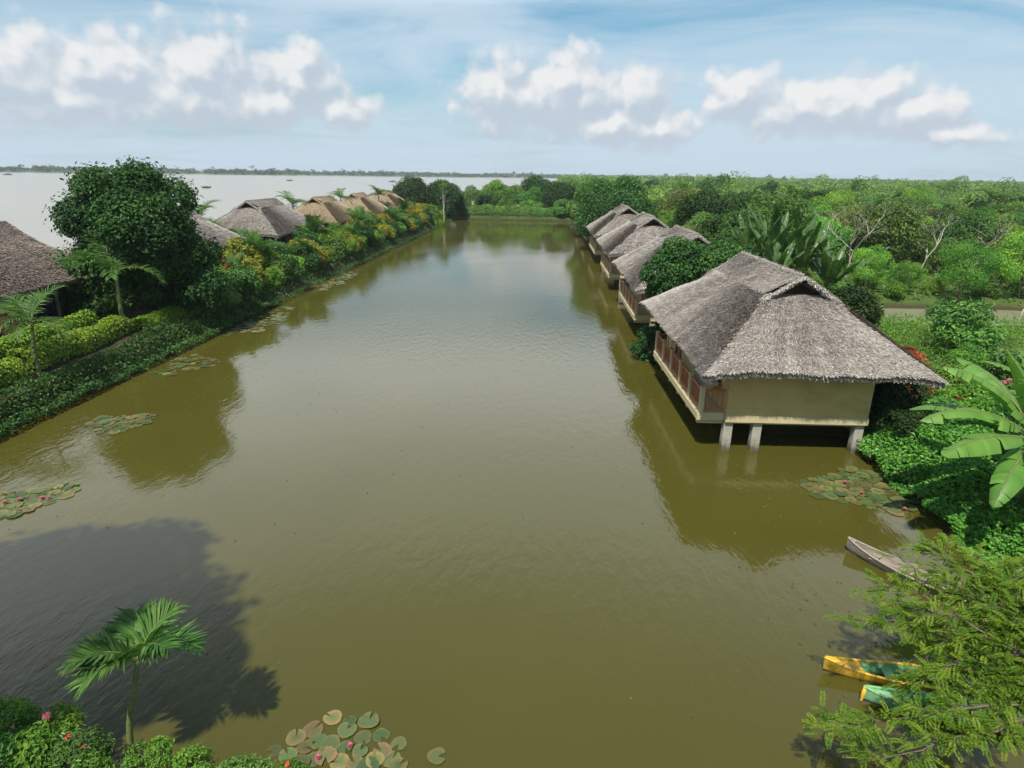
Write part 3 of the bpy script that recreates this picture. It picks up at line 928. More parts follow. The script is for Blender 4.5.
def crown_mesh(name, rad, n_lobe, n_leaf, L, W, mat, seed, base=0.0, lobe=(0.3, 0.46), low=-0.35, rich=False, up=0.45, open_=0.5, droop=0.0, extra=(), loose=(0.07, 0.25)):
    """foliage in lobes around a centre at height base; returns the mesh and the lobe centres the limbs lead to"""
    rng = np.random.default_rng(seed)
    rad = np.array(rad, float)
    dirs = unit(n_lobe * 6, rng)
    dirs = dirs[dirs[:, 2] > low]
    pick = [dirs[0]]
    for d in dirs[1:]:
        if len(pick) >= n_lobe:
            break
        if min(np.linalg.norm(d - p_) for p_ in pick) > 1.9 / math.sqrt(n_lobe) * 0.9:
            pick.append(d)
    k = len(pick)
    pick = np.array(pick)
    cen = pick * rad * rng.uniform(0.45, 0.78, (k, 1))
    lr = rng.uniform(*lobe, k) * rad.mean()
    for e_ in extra:
        cen = np.concatenate([cen, [e_[:3]]])
        pick = np.concatenate([pick, [np.array(e_[:3]) / np.linalg.norm(e_[:3])]])
        lr = np.append(lr, e_[3])
        k += 1
    lt = rng.normal(0, 0.16, k)
    wgt = lr ** 2
    li = rng.choice(k, n_leaf, p=wgt / wgt.sum())
    d = unit(n_leaf, rng)
    out = (d * pick[li]).sum(1)
    flip = (out < -0.2) & (rng.random(n_leaf) < 0.8)
    d[flip] *= -1
    r_ = lr[li] * (open_ + (1.12 - open_) * rng.random(n_leaf) ** 0.6)
    sq = np.stack([np.ones(n_leaf), np.ones(n_leaf), np.full(n_leaf, 0.82)], 1)
    C = cen[li] + d * r_[:, None] * sq
    # loose twigs standing out of the outline
    tw = rng.random(n_leaf) < loose[0]
    C[tw] += d[tw] * (lr[li][tw] * rng.uniform(0.02, loose[1], tw.sum()))[:, None]
    N = d * 0.5 + np.array([0, 0, up]) + rng.normal(0, 0.42, (n_leaf, 3))
    ax = rng.normal(size=(n_leaf, 3)) + d * 0.8 - np.array([0, 0, droop])
    C[:, 2] += base
    s = rng.uniform(0.65, 1.3, n_leaf)
    mb = MB().leaves(C, N, L * s, W * s, np.clip(0.45 + lt[li] + rng.normal(0, 0.2, n_leaf), 0, 1), ax, 0.15, rich, rng=rng)
    cen = cen + np.array([0, 0, base])
    return mb.mesh(name, mat), cen, mb


def trunk_mesh(height, r0, limbs, seed, mat, start=0.35, lean=0.1, max_limbs=9):
    rng = np.random.default_rng(seed)
    mb = MB()
    top = np.array([rng.normal(0, lean), rng.normal(0, lean), height])
    t = np.linspace(0, 1, 7)
    pth = np.stack([top[0] * t + 0.06 * np.sin(t * 5 + seed), top[1] * t + 0.05 * np.cos(t * 4 + seed), -0.5 + (height + 0.5) * t], 1)
    mb.tube(pth, r0 * (1.25 - 0.75 * t), 8)
    for c in limbs[rng.permutation(len(limbs))[:max_limbs]]:
        a = pth[int(rng.integers(int(6 * start), 6))]
        m = (a + c) / 2 + np.array([0, 0, 0.12 * np.linalg.norm(c - a)]) + rng.normal(0, 0.08, 3)
        s = np.linspace(0, 1, 6)[:, None]
        q = a * (1 - s) ** 2 + 2 * m * s * (1 - s) + c * s ** 2
        mb.tube(q, r0 * np.linspace(0.5, 0.12, 6), 5)
    return mb.mesh('trunk', mat)


def tree_proto(rad, base, nl, nleaf, L, W, mat, seed, r0=0.14, bark='bark', **k):
    cm, cen, _ = crown_mesh('crown', rad, nl, nleaf, L, W, M[mat], seed, base, **k)
    return [('trunk', trunk_mesh(base, r0, cen, seed, M[bark]), []), ('crown', cm, [])]


def shrub_mesh(name, rad, nl, nleaf, L, W, mat, seed, rich=False, **k):
    rad = np.array(rad, float)
    cm = crown_mesh(name, rad, nl, nleaf, L, W, M[mat], seed, rad[2] * 0.85, low=-0.6, rich=rich, lobe=(0.34, 0.52), **k)
    mb = cm[2]
    for c in cm[1][:7]:
        mb.tube([(0, 0, -0.25), (c[0] * 0.4, c[1] * 0.4, c[2] * 0.5), tuple(c)], [0.03, 0.02, 0.01], 5, mi=1)
    return mb.mesh(name, M[mat], M['bark'])


def frond_mesh(az, el, length, bend, nl, ll, lw, mat, rng, hang=0.5, rr=0.02, vee=0.35):
    mb = MB()
    n = 14
    s = np.linspace(0, 1, n)
    ang = el - bend * s ** 1.3
    dx = np.cumsum(np.cos(ang)) * length / n
    dz = np.cumsum(np.sin(ang)) * length / n
    h = np.array([math.cos(az), math.sin(az), 0])
    side = np.array([-math.sin(az), math.cos(az), 0])
    P_ = np.concatenate([[np.zeros(3)], h * dx[:, None] + np.array([0, 0, 1.0]) * dz[:, None]])
    mb.tube(P_, np.linspace(rr, rr * 0.25, n + 1), 5, mi=1)
    for sd in (-1, 1):
        for i in range(nl):
            t = 0.12 + 0.88 * (i + 0.5 * rng.random()) / nl
            k = t * n
            i0 = min(int(k), n - 1)
            b = P_[i0] + (P_[i0 + 1] - P_[i0]) * (k - i0)
            tg = P_[i0 + 1] - P_[i0]
            tg = tg / np.linalg.norm(tg)
            up = np.cross(tg, side)
            up = up if up[2] > 0 else -up
            le = ll * (0.45 + 0.75 * math.sin(PI * min(1, 0.12 + t * 0.86))) * rng.uniform(0.85, 1.12)
            d = side * sd * (1 - 0.45 * t) + tg * (0.35 + 0.65 * t) + up * vee * rng.uniform(0.4, 1.2) + rng.normal(0, 0.06, 3)
            d /= np.linalg.norm(d)
            m = b + d * le * 0.55
            d2 = d + np.array([0, 0, -hang * rng.uniform(0.6, 1.4)])
            d2 /= np.linalg.norm(d2)
            e = m + d2 * le * 0.5
            wv_ = np.cross(d, up)
            wv_ = wv_ / (np.linalg.norm(wv_) + 1e-9) * lw * 0.5
            v = [b - wv_ * 0.4, b + wv_ * 0.4, m + wv_, m - wv_, e]
            mb.add(v, [(0, 1, 2, 3), (3, 2, 4)], float(np.clip(0.5 + rng.normal(0, 0.18), 0, 1)))
    return mb.mesh('frond', M[mat], M['stem_green'])


def palm_proto(h, r0, nf, flen, nl, ll, lw, seed, mat='leaf_palm', stem='stem_green', el=(0.1, 1.25), bend=(0.9, 1.5), hang=0.5, lean=0.15, azs=None):
    rng = np.random.default_rng(seed)
    t = np.linspace(0, 1, 12)
    mb = MB()
    pth = np.stack([lean * t ** 2 + 0.02 * np.sin(t * 9), lean * 0.5 * t ** 2, -0.4 + (h + 0.4) * t], 1)
    rad = r0 * (1.2 - 0.5 * t) * (1 + 0.06 * np.cos(np.arange(12) * PI))
    mb.tube(pth, rad, 9)
    stem_me = mb.mesh('stem', M[stem])
    top = pth[-1]
    out = [('stem', stem_me, [])]
    frs = []
    for i in range(nf):
        a = (azs[i] if azs else i * 2.399 + rng.normal(0, 0.2))
        e = el[0] + (el[1] - el[0]) * ((i * 0.618) % 1)
        frs.append((frond_mesh(a, e, flen * rng.uniform(0.85, 1.1), rng.uniform(*bend), nl, ll, lw, mat, rng, hang, r0 * 0.28), tuple(top)))
    return stem_me, frs


def palm(proto, name, label, group, loc, rz=0.0, sc=1.0, cat='palm'):
    stem_me, frs = proto
    root = empty(name, loc, rz, sc)
    tag(root, label, cat, group)
    put('stem', stem_me, root)
    for f_, top in frs:
        put('frond', f_, root, top)
    return root


def big_leaf_mesh(length, width, el, bend, seed, tear=0.35, curl=0.25, seg=26, mat='leaf_banana'):
    """a banana blade: a midrib with two half-blades cut into strips where the wind has torn it"""
    rng = np.random.default_rng(seed)
    mb = MB()
    s = np.linspace(0, 1, seg + 1)
    stalk = 0.18
    ang = el - bend * s ** 1.5
    x = np.concatenate([[0], np.cumsum(np.cos(ang[:-1])) * length / seg])
    z = np.concatenate([[0], np.cumsum(np.sin(ang[:-1])) * length / seg])
    P_ = np.stack([x, 0 * x, z], 1)
    mb.tube(P_, np.linspace(0.035, 0.008, seg + 1) * width / 0.6, 6, mi=1)
    prof = np.where(s < stalk, 0.0, np.sin(PI * np.clip((s - stalk) / (1 - stalk), 0, 1) ** 0.75) ** 0.55) * width * 0.5
    nx, nz = -np.sin(ang), np.cos(ang)
    for sd in (-1, 1):
        drop, torn = 0.0, False
        for i in range(seg):
            torn = False
            if s[i + 1] < stalk:
                continue
            if rng.random() < tear:
                drop, torn = rng.uniform(-0.1, 0.5), True
            quad = []
            for fr in (0.0, 0.5, 1.0):
                for j in (i, i + 1):
                    g_ = 0.0 if fr == 0 or not torn or j != i else 0.25 * length / seg * fr
                    wy = prof[j] * fr
                    lift = curl * wy * (1 - fr * 1.1) - (0.25 + drop) * wy * fr * 0.8
                    fwd = 0.22 * wy
                    dx_, dz_ = math.cos(ang[j]), math.sin(ang[j])
                    quad.append((P_[j, 0] + nx[j] * lift + dx_ * (fwd + g_), sd * wy * (1 - 0.25 * abs(drop) * fr), P_[j, 2] + nz[j] * lift + dz_ * (fwd + g_) - max(drop, 0) * wy * fr * 0.35))
            f_ = [(0, 1, 3, 2), (2, 3, 5, 4)]
            mb.add(quad, f_, float(np.clip(0.45 + rng.normal(0, 0.1) + drop * 0.2, 0, 1)), smooth=True)
    return mb.mesh('leaf', M[mat], M['stem_green'])


def banana(name, label, group, loc, seed, h, r0, specs, cat='banana plant', sc=1.0, **k):
    """specs: compass angle, elevation, length, width, bend of each leaf"""
    root = empty(name, loc, 0, sc)
    tag(root, label, cat, group)
    t = np.linspace(0, 1, 8)
    MB().tube(np.stack([0.05 * t, 0.04 * t, -0.4 + (h + 0.4) * t], 1), r0 * (1.2 - 0.6 * t), 9).build('stem', M['stem_green'], root)
    for i, (a, e, ln, wd, bd) in enumerate(specs):
        put('leaf', big_leaf_mesh(ln, wd, e, bd, seed * 31 + i, **k), root, (0.05, 0.04, h * 0.97), (0, 0, a))
    return root


def gz(x, y):
    return float(ground_z(x, y))


def clump(name, label, cat, group, mesh, x, y, rz=0.0, sc=1.0, z=None):
    o = put(name, mesh, None, (x, y, gz(x, y) - 0.05 if z is None else z), (0, 0, rz), sc)
    return tag(o, label, cat, group)
# ------------------------------------------------------------------ the left bank
big = tree_proto((3.7, 3.9, 3.8), 5.3, 40, 62000, 0.24, 0.13, 'leaf_dark', 47, 0.26, loose=(0.3, 0.35), lobe=(0.15, 0.3), low=-0.8, up=0.4, open_=0.5,
                 extra=[(-3.3, -0.6, -1.9, 1.3), (-3.2, 0.4, -3.2, 1.4), (-4.2, 0.3, -2.9, 0.9), (2.9, -1.0, -3.2, 1.5), (3.5, 0.3, -1.4, 1.1), (0.6, 0.3, 3.0, 1.25), (-1.5, -0.3, 2.7, 1.2), (2.2, 0.2, 2.0, 1.3), (-2.4, 0, 1.0, 1.4), (0, 0, 1.5, 1.9), (-1.5, 0, -1.5, 1.8), (2.0, 0, -1.2, 1.7)])
grow(big, 'shade_tree', 'big dense dark green tree standing between the first two huts on the lake strip', 'tree', None, (-24.6, 37.6, gz(-24.3, 37.6) - 0.3), 0.6)

areca = [palm_proto(2.5, 0.09, 10, 2.1, 26, 0.62, 0.05, s, azs=None) for s in (3, 9)]
palm(areca[0], 'areca_palm', 'small feathery palm on the dark bank in front of the brown thatched hut', 'palms on the left bank', (-22.9, 26.3, gz(-22.9, 26.3)), 0.4, 1.0)
palm(areca[1], 'areca_palm', 'bushy palm growing in front of the big dark tree', 'palms on the left bank', (-24.0, 34.2, gz(-24, 34.2)), 1.4, 1.3)
coco = palm_proto(4.2, 0.13, 13, 2.7, 26, 0.7, 0.06, 5, stem='stem_grey')
palm(coco, 'coconut_palm', 'palm with pale arching fronds rising behind the second grey hut', 'palms on the left bank', (-31.5, 57.0, 1.2), 0.2, 1.05)
palm(coco, 'coconut_palm', 'palm showing its tuft of fronds behind the wide gable of the grey hut', 'palms on the left bank', (-31.0, 79.0, 2.3), 2.2, 0.9)
palm(coco, 'coconut_palm', 'palm between the two golden thatched huts', 'palms on the left bank', (-31.0, 97.5, 2.6), 1.1, 0.85)
palm(coco, 'coconut_palm', 'palm before the farthest small hut on the lake strip', 'palms on the left bank', (-30.0, 117.0, 2.2), 3.3, 0.95)

# clipped hedges near the first hut: two light green rows and the dark ground cover along the water
def hedge_mesh(length, width, height, n, L, W, mat, seed):
    rng = np.random.default_rng(seed)
    y = rng.uniform(-length / 2, length / 2, n)
    a = rng.uniform(0, PI, n)
    e = 0.9 + 0.15 * vnoise(y, y * 0, 0.9, seed)
    ht = height * (0.95 + 0.15 * vnoise(y, y * 0 + 3, 0.8, seed + 1))
    x = np.cos(a) * width * 0.5 * e + rng.normal(0, 0.05, n)
    z = np.abs(np.sin(a)) ** 0.6 * ht + rng.normal(0, 0.05, n)
    lo = rng.random(n) < 0.15
    z[lo] *= rng.random(lo.sum())
    N = np.stack([np.cos(a), rng.normal(0, 0.4, n), np.sin(a) + 0.4], 1) + rng.normal(0, 0.35, (n, 3))
    s = rng.uniform(0.7, 1.3, n)
    mb = MB().leaves(np.stack([x, y, z], 1), N, L * s, W * s, np.clip(0.5 + 0.25 * vnoise(y, x, 1.6, seed) + rng.normal(0, 0.2, n), 0, 1), None, 0.15, rng=rng)
    for yy in np.arange(-length / 2 + 0.3, length / 2, 0.7):
        mb.tube([(0, yy, -0.2), (0.03, yy + 0.05, height * 0.6)], [0.025, 0.015], 5, mi=1)
    return mb.mesh('hedge', M[mat], M['bark'])


ha = math.atan2(0.04, 1)
for i, (x, y, ln, wd, ht, lab) in enumerate([
        (-23.3, 22.0, 7.5, 1.15, 1.0, 'light green clipped hedge at the near end of the left bank'),
        (-23.7, 30.0, 8.0, 1.15, 1.0, 'light green clipped hedge running past the small feathery palm towards the big tree'),
        (-25.5, 29.6, 8.5, 1.1, 1.1, 'back row of light green hedge under the brown thatched eave'),
        (-23.1, 37.0, 6.0, 1.1, 1.0, 'light green hedge on the water side of the big dark tree'),
        (-23.6, 42.6, 5.0, 1.5, 1.2, 'shaded hedge just past the right side of the big dark tree')]):
    clump('hedge', lab, 'hedge', 'clipped hedges on the left bank', hedge_mesh(ln, wd, ht, int(ln * 1100), 0.15, 0.085, 'leaf_lime', 60 + i), x, y, ha)

kinds = {
    'yellow': [shrub_mesh('croton', (1.25, 1.25, 1.1), 16, 3600, 0.22, 0.09, 'leaf_yellow', s) for s in (1, 2)],
    'red': [shrub_mesh('croton', (1.0, 1.0, 0.8), 10, 2000, 0.2, 0.08, 'leaf_red', s) for s in (3,)],
    'green': [shrub_mesh('shrub', (1.35, 1.35, 1.2), 14, 3400, 0.2, 0.1, 'leaf_mid', s) for s in (4, 5)],
    'bright': [shrub_mesh('shrub', (1.3, 1.3, 1.1), 14, 3200, 0.18, 0.09, 'leaf_bright', s) for s in (6, 7)],
    'dark': [shrub_mesh('shrub', (1.35, 1.35, 1.3), 14, 3600, 0.2, 0.1, 'leaf_dark', s) for s in (8, 9)],
    'hedge': [shrub_mesh('shrub', (1.2, 1.2, 0.9), 12, 2600, 0.18, 0.09, 'leaf_hedge', s) for s in (10, 11)],
}
LOOK = {'yellow': ('croton_shrub', 'yellow leaved croton'), 'red': ('red_shrub', 'reddish leaved shrub'), 'green': ('green_shrub', 'mid green bush'),
        'bright': ('green_shrub', 'bright green bush'), 'dark': ('green_shrub', 'dark green bush'), 'hedge': ('green_shrub', 'lime green bush')}
rb = np.random.default_rng(77)
spots = []
y = 42.5
seqf = ['hedge', 'green', 'yellow', 'hedge', 'dark', 'bright', 'green', 'yellow', 'hedge', 'green', 'bright', 'yellow', 'bright', 'dark']
seqb = ['bright', 'hedge', 'red', 'yellow', 'bright', 'green', 'hedge', 'yellow', 'green', 'bright', 'hedge']
i = 0
while y < 142:
    spots.append((-22.6 + rb.normal(0, 0.3), y, seqf[i % 14], rb.uniform(0.95, 1.3)))
    spots.append((-24.7 + rb.normal(0, 0.35), y + 1.0, seqb[i % 11], rb.uniform(1.2, 1.6)))
    y += 2.5 + y * 0.006
    i += 1
count = {}
for row, sel in (('water side', [s for s in spots if s[0] > -23.6]), ('hut side', [s for s in spots if s[0] <= -23.6])):
    for x, y, kd, sc in sel:
        c_ = count[(row, kd)] = count.get((row, kd), -1) + 1
        nm, lk = LOOK[kd]
        clump(nm, f'{lk} on the {row} of the left bank, {ORD[c_]} beyond the big tree', 'bush', 'bushes along the left bank', kinds[kd][c_ % len(kinds[kd])], x, y, rb.uniform(0, 6), sc)

ti = palm_proto(0.7, 0.05, 14, 1.3, 16, 0.4, 0.06, 13, el=(0.5, 1.5), bend=(0.4, 1.0), hang=0.3)
for i, (x, y, sc) in enumerate([(-23.2, 46.5, 1.2), (-24.4, 53.0, 1.6), (-22.6, 60.0, 1.2), (-24.6, 68.0, 1.9), (-23.0, 77.0, 1.4), (-24.8, 84.0, 1.9), (-23.2, 98.0, 1.7), (-24.2, 112.0, 2.0)]):
    palm(ti, 'spiky_palm', f'low spiky palm standing among the bushes of the left bank, {ORD[i]} from the big tree', 'spiky palms along the left bank', (x, y, gz(x, y) + 0.9), i * 1.3, sc)

for i, (x, y, sc, kd, lab) in enumerate([(-29.5, 59.5, 1.6, 'green', 'tall green bush between the half hidden grey hut and the gabled one'), (-29.0, 78.4, 1.5, 'bright', 'tall bright bush filling the gap beyond the grey gabled hut'),
                                         (-29.0, 97.6, 1.5, 'green', 'tall green bush filling the gap between the two golden huts'), (-29.4, 115.8, 1.4, 'dark', 'tall dark bush before the farthest small hut')]):
    clump('green_shrub', lab, 'bush', 'tall bushes between the huts', kinds[kd][i % 2], x, y, i * 1.9, sc)

# ground cover hanging over the water's edge, thinning with distance
def cover(name, label, pts, L, W, mat, seed, zj=0.3, up=0.8, hump=0.0):
    rng = np.random.default_rng(seed)
    n = len(pts)
    z = ground_z(pts[:, 0], pts[:, 1])
    hm = hump * (0.6 + 0.5 * vnoise(pts[:, 0], pts[:, 1], 0.55, seed) + 0.25 * vnoise(pts[:, 0], pts[:, 1], 1.5, seed + 3))
    z = np.maximum(z, -0.05) + np.maximum(hm, 0) + rng.random(n) ** 1.5 * zj
    N = rng.normal(0, 0.5, (n, 3)) + np.array([0, 0, up])
    s = rng.uniform(0.7, 1.35, n)
    tint = np.clip(0.45 + 0.28 * vnoise(pts[:, 0], pts[:, 1], 0.4, seed + 1) + 0.12 * vnoise(pts[:, 0], pts[:, 1], 2.0, seed + 2) + rng.normal(0, 0.16, n), 0, 1)
    mb = MB().leaves(np.stack([pts[:, 0], pts[:, 1], z], 1), N, L * s, W * s, tint, None, 0.15, rng=rng)
    return tag(mb.build(name, M[mat]), label, None, None, 'stuff')


def scatter(n, x0, x1, y0, y1, seed, dens=None):
    rng = np.random.default_rng(seed)
    p = np.stack([rng.uniform(x0, x1, n), rng.uniform(y0, y1, n)], 1)
    if dens is not None:
        p = p[rng.random(n) < dens(p[:, 0], p[:, 1])]
    return p


p1 = scatter(30000, -22.0, -20.2, 8, 48, 5, lambda x, y: (sd_rect(x, y, POND) > -0.55) * (0.75 + 0.25 * vnoise(x, y, 0.5, 4)))
p2 = scatter(17000, -22.6, -20.1, 48, 146, 6, lambda x, y: sd_rect(x, y, POND) > -0.6)
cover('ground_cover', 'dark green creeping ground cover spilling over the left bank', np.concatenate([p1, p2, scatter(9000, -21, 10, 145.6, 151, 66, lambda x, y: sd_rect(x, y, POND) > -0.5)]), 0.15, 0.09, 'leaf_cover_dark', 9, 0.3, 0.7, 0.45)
pl = scatter(26000, -36, -22.2, 14, 150, 8, lambda x, y: ((np.abs(x + 30.5) > 4.2) | (vnoise(x, y, 0.3) > 0.5)) & ((x < -27) | (y > 48)))
cover('undergrowth', 'low grass and weeds between the huts on the lake strip', pl, 0.3, 0.12, 'leaf_mid', 10, 0.3, 0.5, 0.1)

# ------------------------------------------------------------------ the far end of the pond
P_round = tree_proto((4.8, 4.8, 4.3), 4.4, 30, 12000, 0.42, 0.24, 'leaf_dark', 51, 0.2, low=-0.9)
P_bam = tree_proto((4.2, 3.0, 4.0), 3.8, 26, 10000, 0.5, 0.16, 'leaf_mid', 52, 0.12, low=-0.8, up=0.2, droop=0.8)
P_mid = tree_proto((4.6, 4.6, 3.9), 4.0, 26, 10000, 0.42, 0.24, 'leaf_mid', 53, 0.18, low=-0.9)
for pr, nm, x, y, rz, sc, lab in [
        (P_round, 'round_tree', -28.5, 141.0, 0.3, 0.98, 'dark rounded tree at the far left corner of the pond, beside the huts'),
        (P_round, 'round_tree', -22.6, 146.0, 2.1, 0.92, 'dark rounded tree next to the slender pale trunk at the pond corner'),
        (P_mid, 'leafy_tree', -17.5, 160.0, 1.0, 0.8, 'low leafy tree behind the pond end, just past the dark round pair'),
        (P_bam, 'bamboo_clump', -11.4, 158.0, 0.5, 1.0, 'light green bamboo clump behind the hedge at the pond end'),
        (P_bam, 'bamboo_clump', -8.0, 161.5, 2.6, 0.85, 'second light green bamboo clump, lower and closer to the far dark tree'),
        (P_mid, 'leafy_tree', -3.4, 156.0, 4.0, 0.78, 'mid green tree over the water at the right end of the far hedge'),
        (P_round, 'round_tree', -2.0, 171.0, 1.9, 1.05, 'dark flat topped tree rising behind the far right end of the pond'),
        (P_round, 'round_tree', 3.4, 154.5, 0.9, 0.92, 'dark tree leaning over the far right corner of the pond'),
        (P_mid, 'leafy_tree', 7.0, 163.0, 2.9, 1.0, 'leafy tree behind the farthest bungalow roof')]:
    grow(pr, nm, lab, 'tree', 'trees at the far end of the pond', (x, y, gz(x, y)), rz, sc)
for i, (x, ln) in enumerate([(-15.5, 8), (-7.5, 8), (0.2, 7)]):
    h = clump('hedge', ('long low hedge', 'middle piece of the low hedge', 'right hand piece of the low hedge')[i] + (' at the far end of the pond beside the round trees', ' along the far end of the pond', ' along the far end of the pond')[i], 'hedge', 'hedges at the pond end',
              hedge_mesh(ln, 2.6, 2.3, int(ln * 420), 0.34, 0.18, 'leaf_mid', 90 + i), x, 150.2, PI / 2)
sl = tree_proto((0.8, 0.8, 0.75), 7.3, 7, 700, 0.28, 0.16, 'leaf_bright', 57, 0.1, 'bark_pale', low=-0.8)
grow(sl, 'slender_tree', 'slender young tree with a bare pale trunk and small round head at the pond corner', 'tree', None, (-20.9, 133.0, gz(-21.4, 133)), 0, 1.0)
for i, (x, y, kd, sc, lab) in enumerate([(-26.0, 147.5, 'dark', 1.9, 'large dark bush below the two round trees at the pond corner'), (-19.2, 150.5, 'green', 1.5, 'green bush at the left end of the far hedge'),
                                         (3.6, 149.5, 'green', 1.8, 'green bush in the far right corner of the pond'), (7.0, 148.8, 'dark', 1.9, 'dark bush beside the farthest bungalow at the pond end'),
                                         (-3.6, 152.5, 'bright', 2.0, 'bright bush behind the right end of the far hedge'), (-14.2, 155.0, 'dark', 2.2, 'dark bush below the low leafy tree behind the far hedge'),
                                         (-9.5, 155.0, 'bright', 1.9, 'bright bush at the foot of the bamboo clumps'), (1.0, 158.5, 'dark', 2.4, 'dark bush under the trees at the far right corner')]):
    clump('bush', lab, 'bush', 'bushes at the far end of the pond', kinds[kd][i % 2], x, y, i, sc)
for i, (x, y, sc, lab) in enumerate([(-24.8, 36.6, 1.25, 'dark bush at the foot of the big dark tree, behind the bushy palm'), (-23.6, 39.6, 1.2, 'dark bush on the water side under the big dark tree'),
                                     (-26.6, 35.6, 1.2, 'dark bush between the brown thatched hut and the big dark tree'), (-24.6, 41.0, 1.5, 'dark bush just beyond the big dark tree, before the grey hut')]):
    clump('green_shrub', lab, 'bush', 'bushes under the big tree', kinds['dark'][i % 2], x, y, i * 2.0, sc)
rd = np.random.default_rng(4)
reed = MB()
for k in range(420):
    x, y = rd.uniform(-1, 1), rd.uniform(-2.2, 2.2)
    a, t = rd.uniform(0, 2 * PI), rd.uniform(0.15, 0.6)
    h = rd.uniform(0.8, 1.7)
    b = np.array([x, y, 0])
    m = b + np.array([math.cos(a) * t * 0.3, math.sin(a) * t * 0.3, h * 0.6])
    e = b + np.array([math.cos(a) * t, math.sin(a) * t, h])
    wv_ = np.array([-math.sin(a), math.cos(a), 0]) * 0.04
    reed.add([b - wv_, b + wv_, m + wv_, m - wv_, e], [(0, 1, 2, 3), (3, 2, 4)], rd.uniform(0.2, 0.9))
reed_me = reed.mesh('reed_tuft', M['leaf_bright'])
clump('reed_tuft', 'tuft of tall grass leaning over the left bank near the far corner', 'reeds', None, reed_me, -21.0, 126.5, 0, 1.0)
# a pale masonry pillar glimpsed between the trees at the pond end
gp = empty('masonry_post', (-17.0, 152.5, gz(-17.0, 152.5)))
tag(gp, 'small pale masonry post between the trees at the left end of the far hedge', 'post', None, 'thing')
MB().box((-0.28, -0.28, -0.2), (0.28, 0.28, 2.9), bev=0.03).build('shaft', M['concrete'], gp)
MB().box((-0.36, -0.36, 2.9), (0.36, 0.36, 3.05), bev=0.03).build('cap', M['concrete'], gp)
# ------------------------------------------------------------------ right bank: garden and trees by the houses
vt = tree_proto((3.6, 1.9, 2.0), 3.3, 22, 11000, 0.2, 0.1, 'leaf_mid', 61, 0.16, low=-0.8, rich=False)
vt_dark, cen_, _ = crown_mesh('crown', (3.6, 1.7, 2.6), 30, 24000, 0.2, 0.1, M['leaf_dark'], 61, 3.9, low=-0.85, lobe=(0.26, 0.42))
grow([vt[0], ('crown', vt_dark, [])], 'leafy_tree', 'dense leafy tree squeezed between the closest bungalow and the next', 'tree', None, (9.0, 36.7, 0.3), 0, 1.08)
fr, cen_, _ = crown_mesh('crown', (1.3, 1.2, 1.5), 9, 2600, 0.2, 0.1, M['leaf_dark'], 64, 1.4, low=-0.95)
grow([('trunk', trunk_mesh(1.6, 0.08, cen_, 5, M['bark']), []), ('crown', fr, [])], 'leafy_bush', 'leafy bush hanging to the water beside the balcony of the closest bungalow', 'bush', None, (6.4, 35.2, -0.4), 0, 1.0)

P_big = tree_proto((7.0, 6.2, 4.3), 5.4, 44, 30000, 0.36, 0.2, 'leaf_mid', 71, 0.3, lobe=(0.22, 0.36), low=-0.7)
grow(P_big, 'round_tree', 'big round spreading tree that covers the two farthest bungalows', 'tree', None, (9.6, 91.5, 0.3), 0.4, (1.0, 0.62, 1.0))
grow(P_big, 'round_tree', 'broad tree overhanging the pond behind the big round one', 'tree', None, (8.5, 107.8, 0.3), 2.4, (0.9, 0.6, 0.85))

# banana clump behind the closest bungalow
rb = np.random.default_rng(12)
for i, (x, y, h, lab) in enumerate([
        (15.4, 44.5, 2.6, 'tall banana plant with torn upright leaves, leftmost of the clump behind the closest bungalow'),
        (17.2, 45.6, 3.0, 'tallest banana plant in the middle of the clump behind the closest bungalow'),
        (19.0, 44.8, 2.7, 'banana plant on the right of the tallest one in the clump'),
        (20.4, 43.4, 2.0, 'low banana plant at the right end of the clump near the bungalow roof'),
        (16.4, 43.0, 2.1, 'short banana plant in front of the clump, leaves just over the thatch')]):
    x -= 1.3
    h *= 1.1
    sp = [(j * 2.4 + rb.normal(0, 0.3), rb.uniform(0.95, 1.5), rb.uniform(3.0, 4.3) * (h / 2.7), rb.uniform(0.5, 0.7), rb.uniform(0.2, 0.75)) for j in range(15)]
    banana('banana_plant', lab, 'banana plants behind the closest bungalow', (x, y, gz(x, y)), 40 + i, h, 0.16, sp, tear=0.5, mat='leaf_fan')
# tufts of palm between the second bungalow and the orchard
palm(coco, 'coconut_palm', 'grey green palm beyond the second bungalow roof', 'palms at the edge of the orchard', (20.0, 63.0, 0.5), 0.6, 0.95)
palm(coco, 'coconut_palm', 'second grey green palm beside the yellow flowering bush', 'palms at the edge of the orchard', (17.4, 58.0, 0.0), 2.6, 0.85)
clump('croton_shrub', 'yellow flowering bush just above the second bungalow roof', 'bush', None, kinds['yellow'][0], 15.4, 52.5, 0.5, (1.3, 1.3, 2.0))

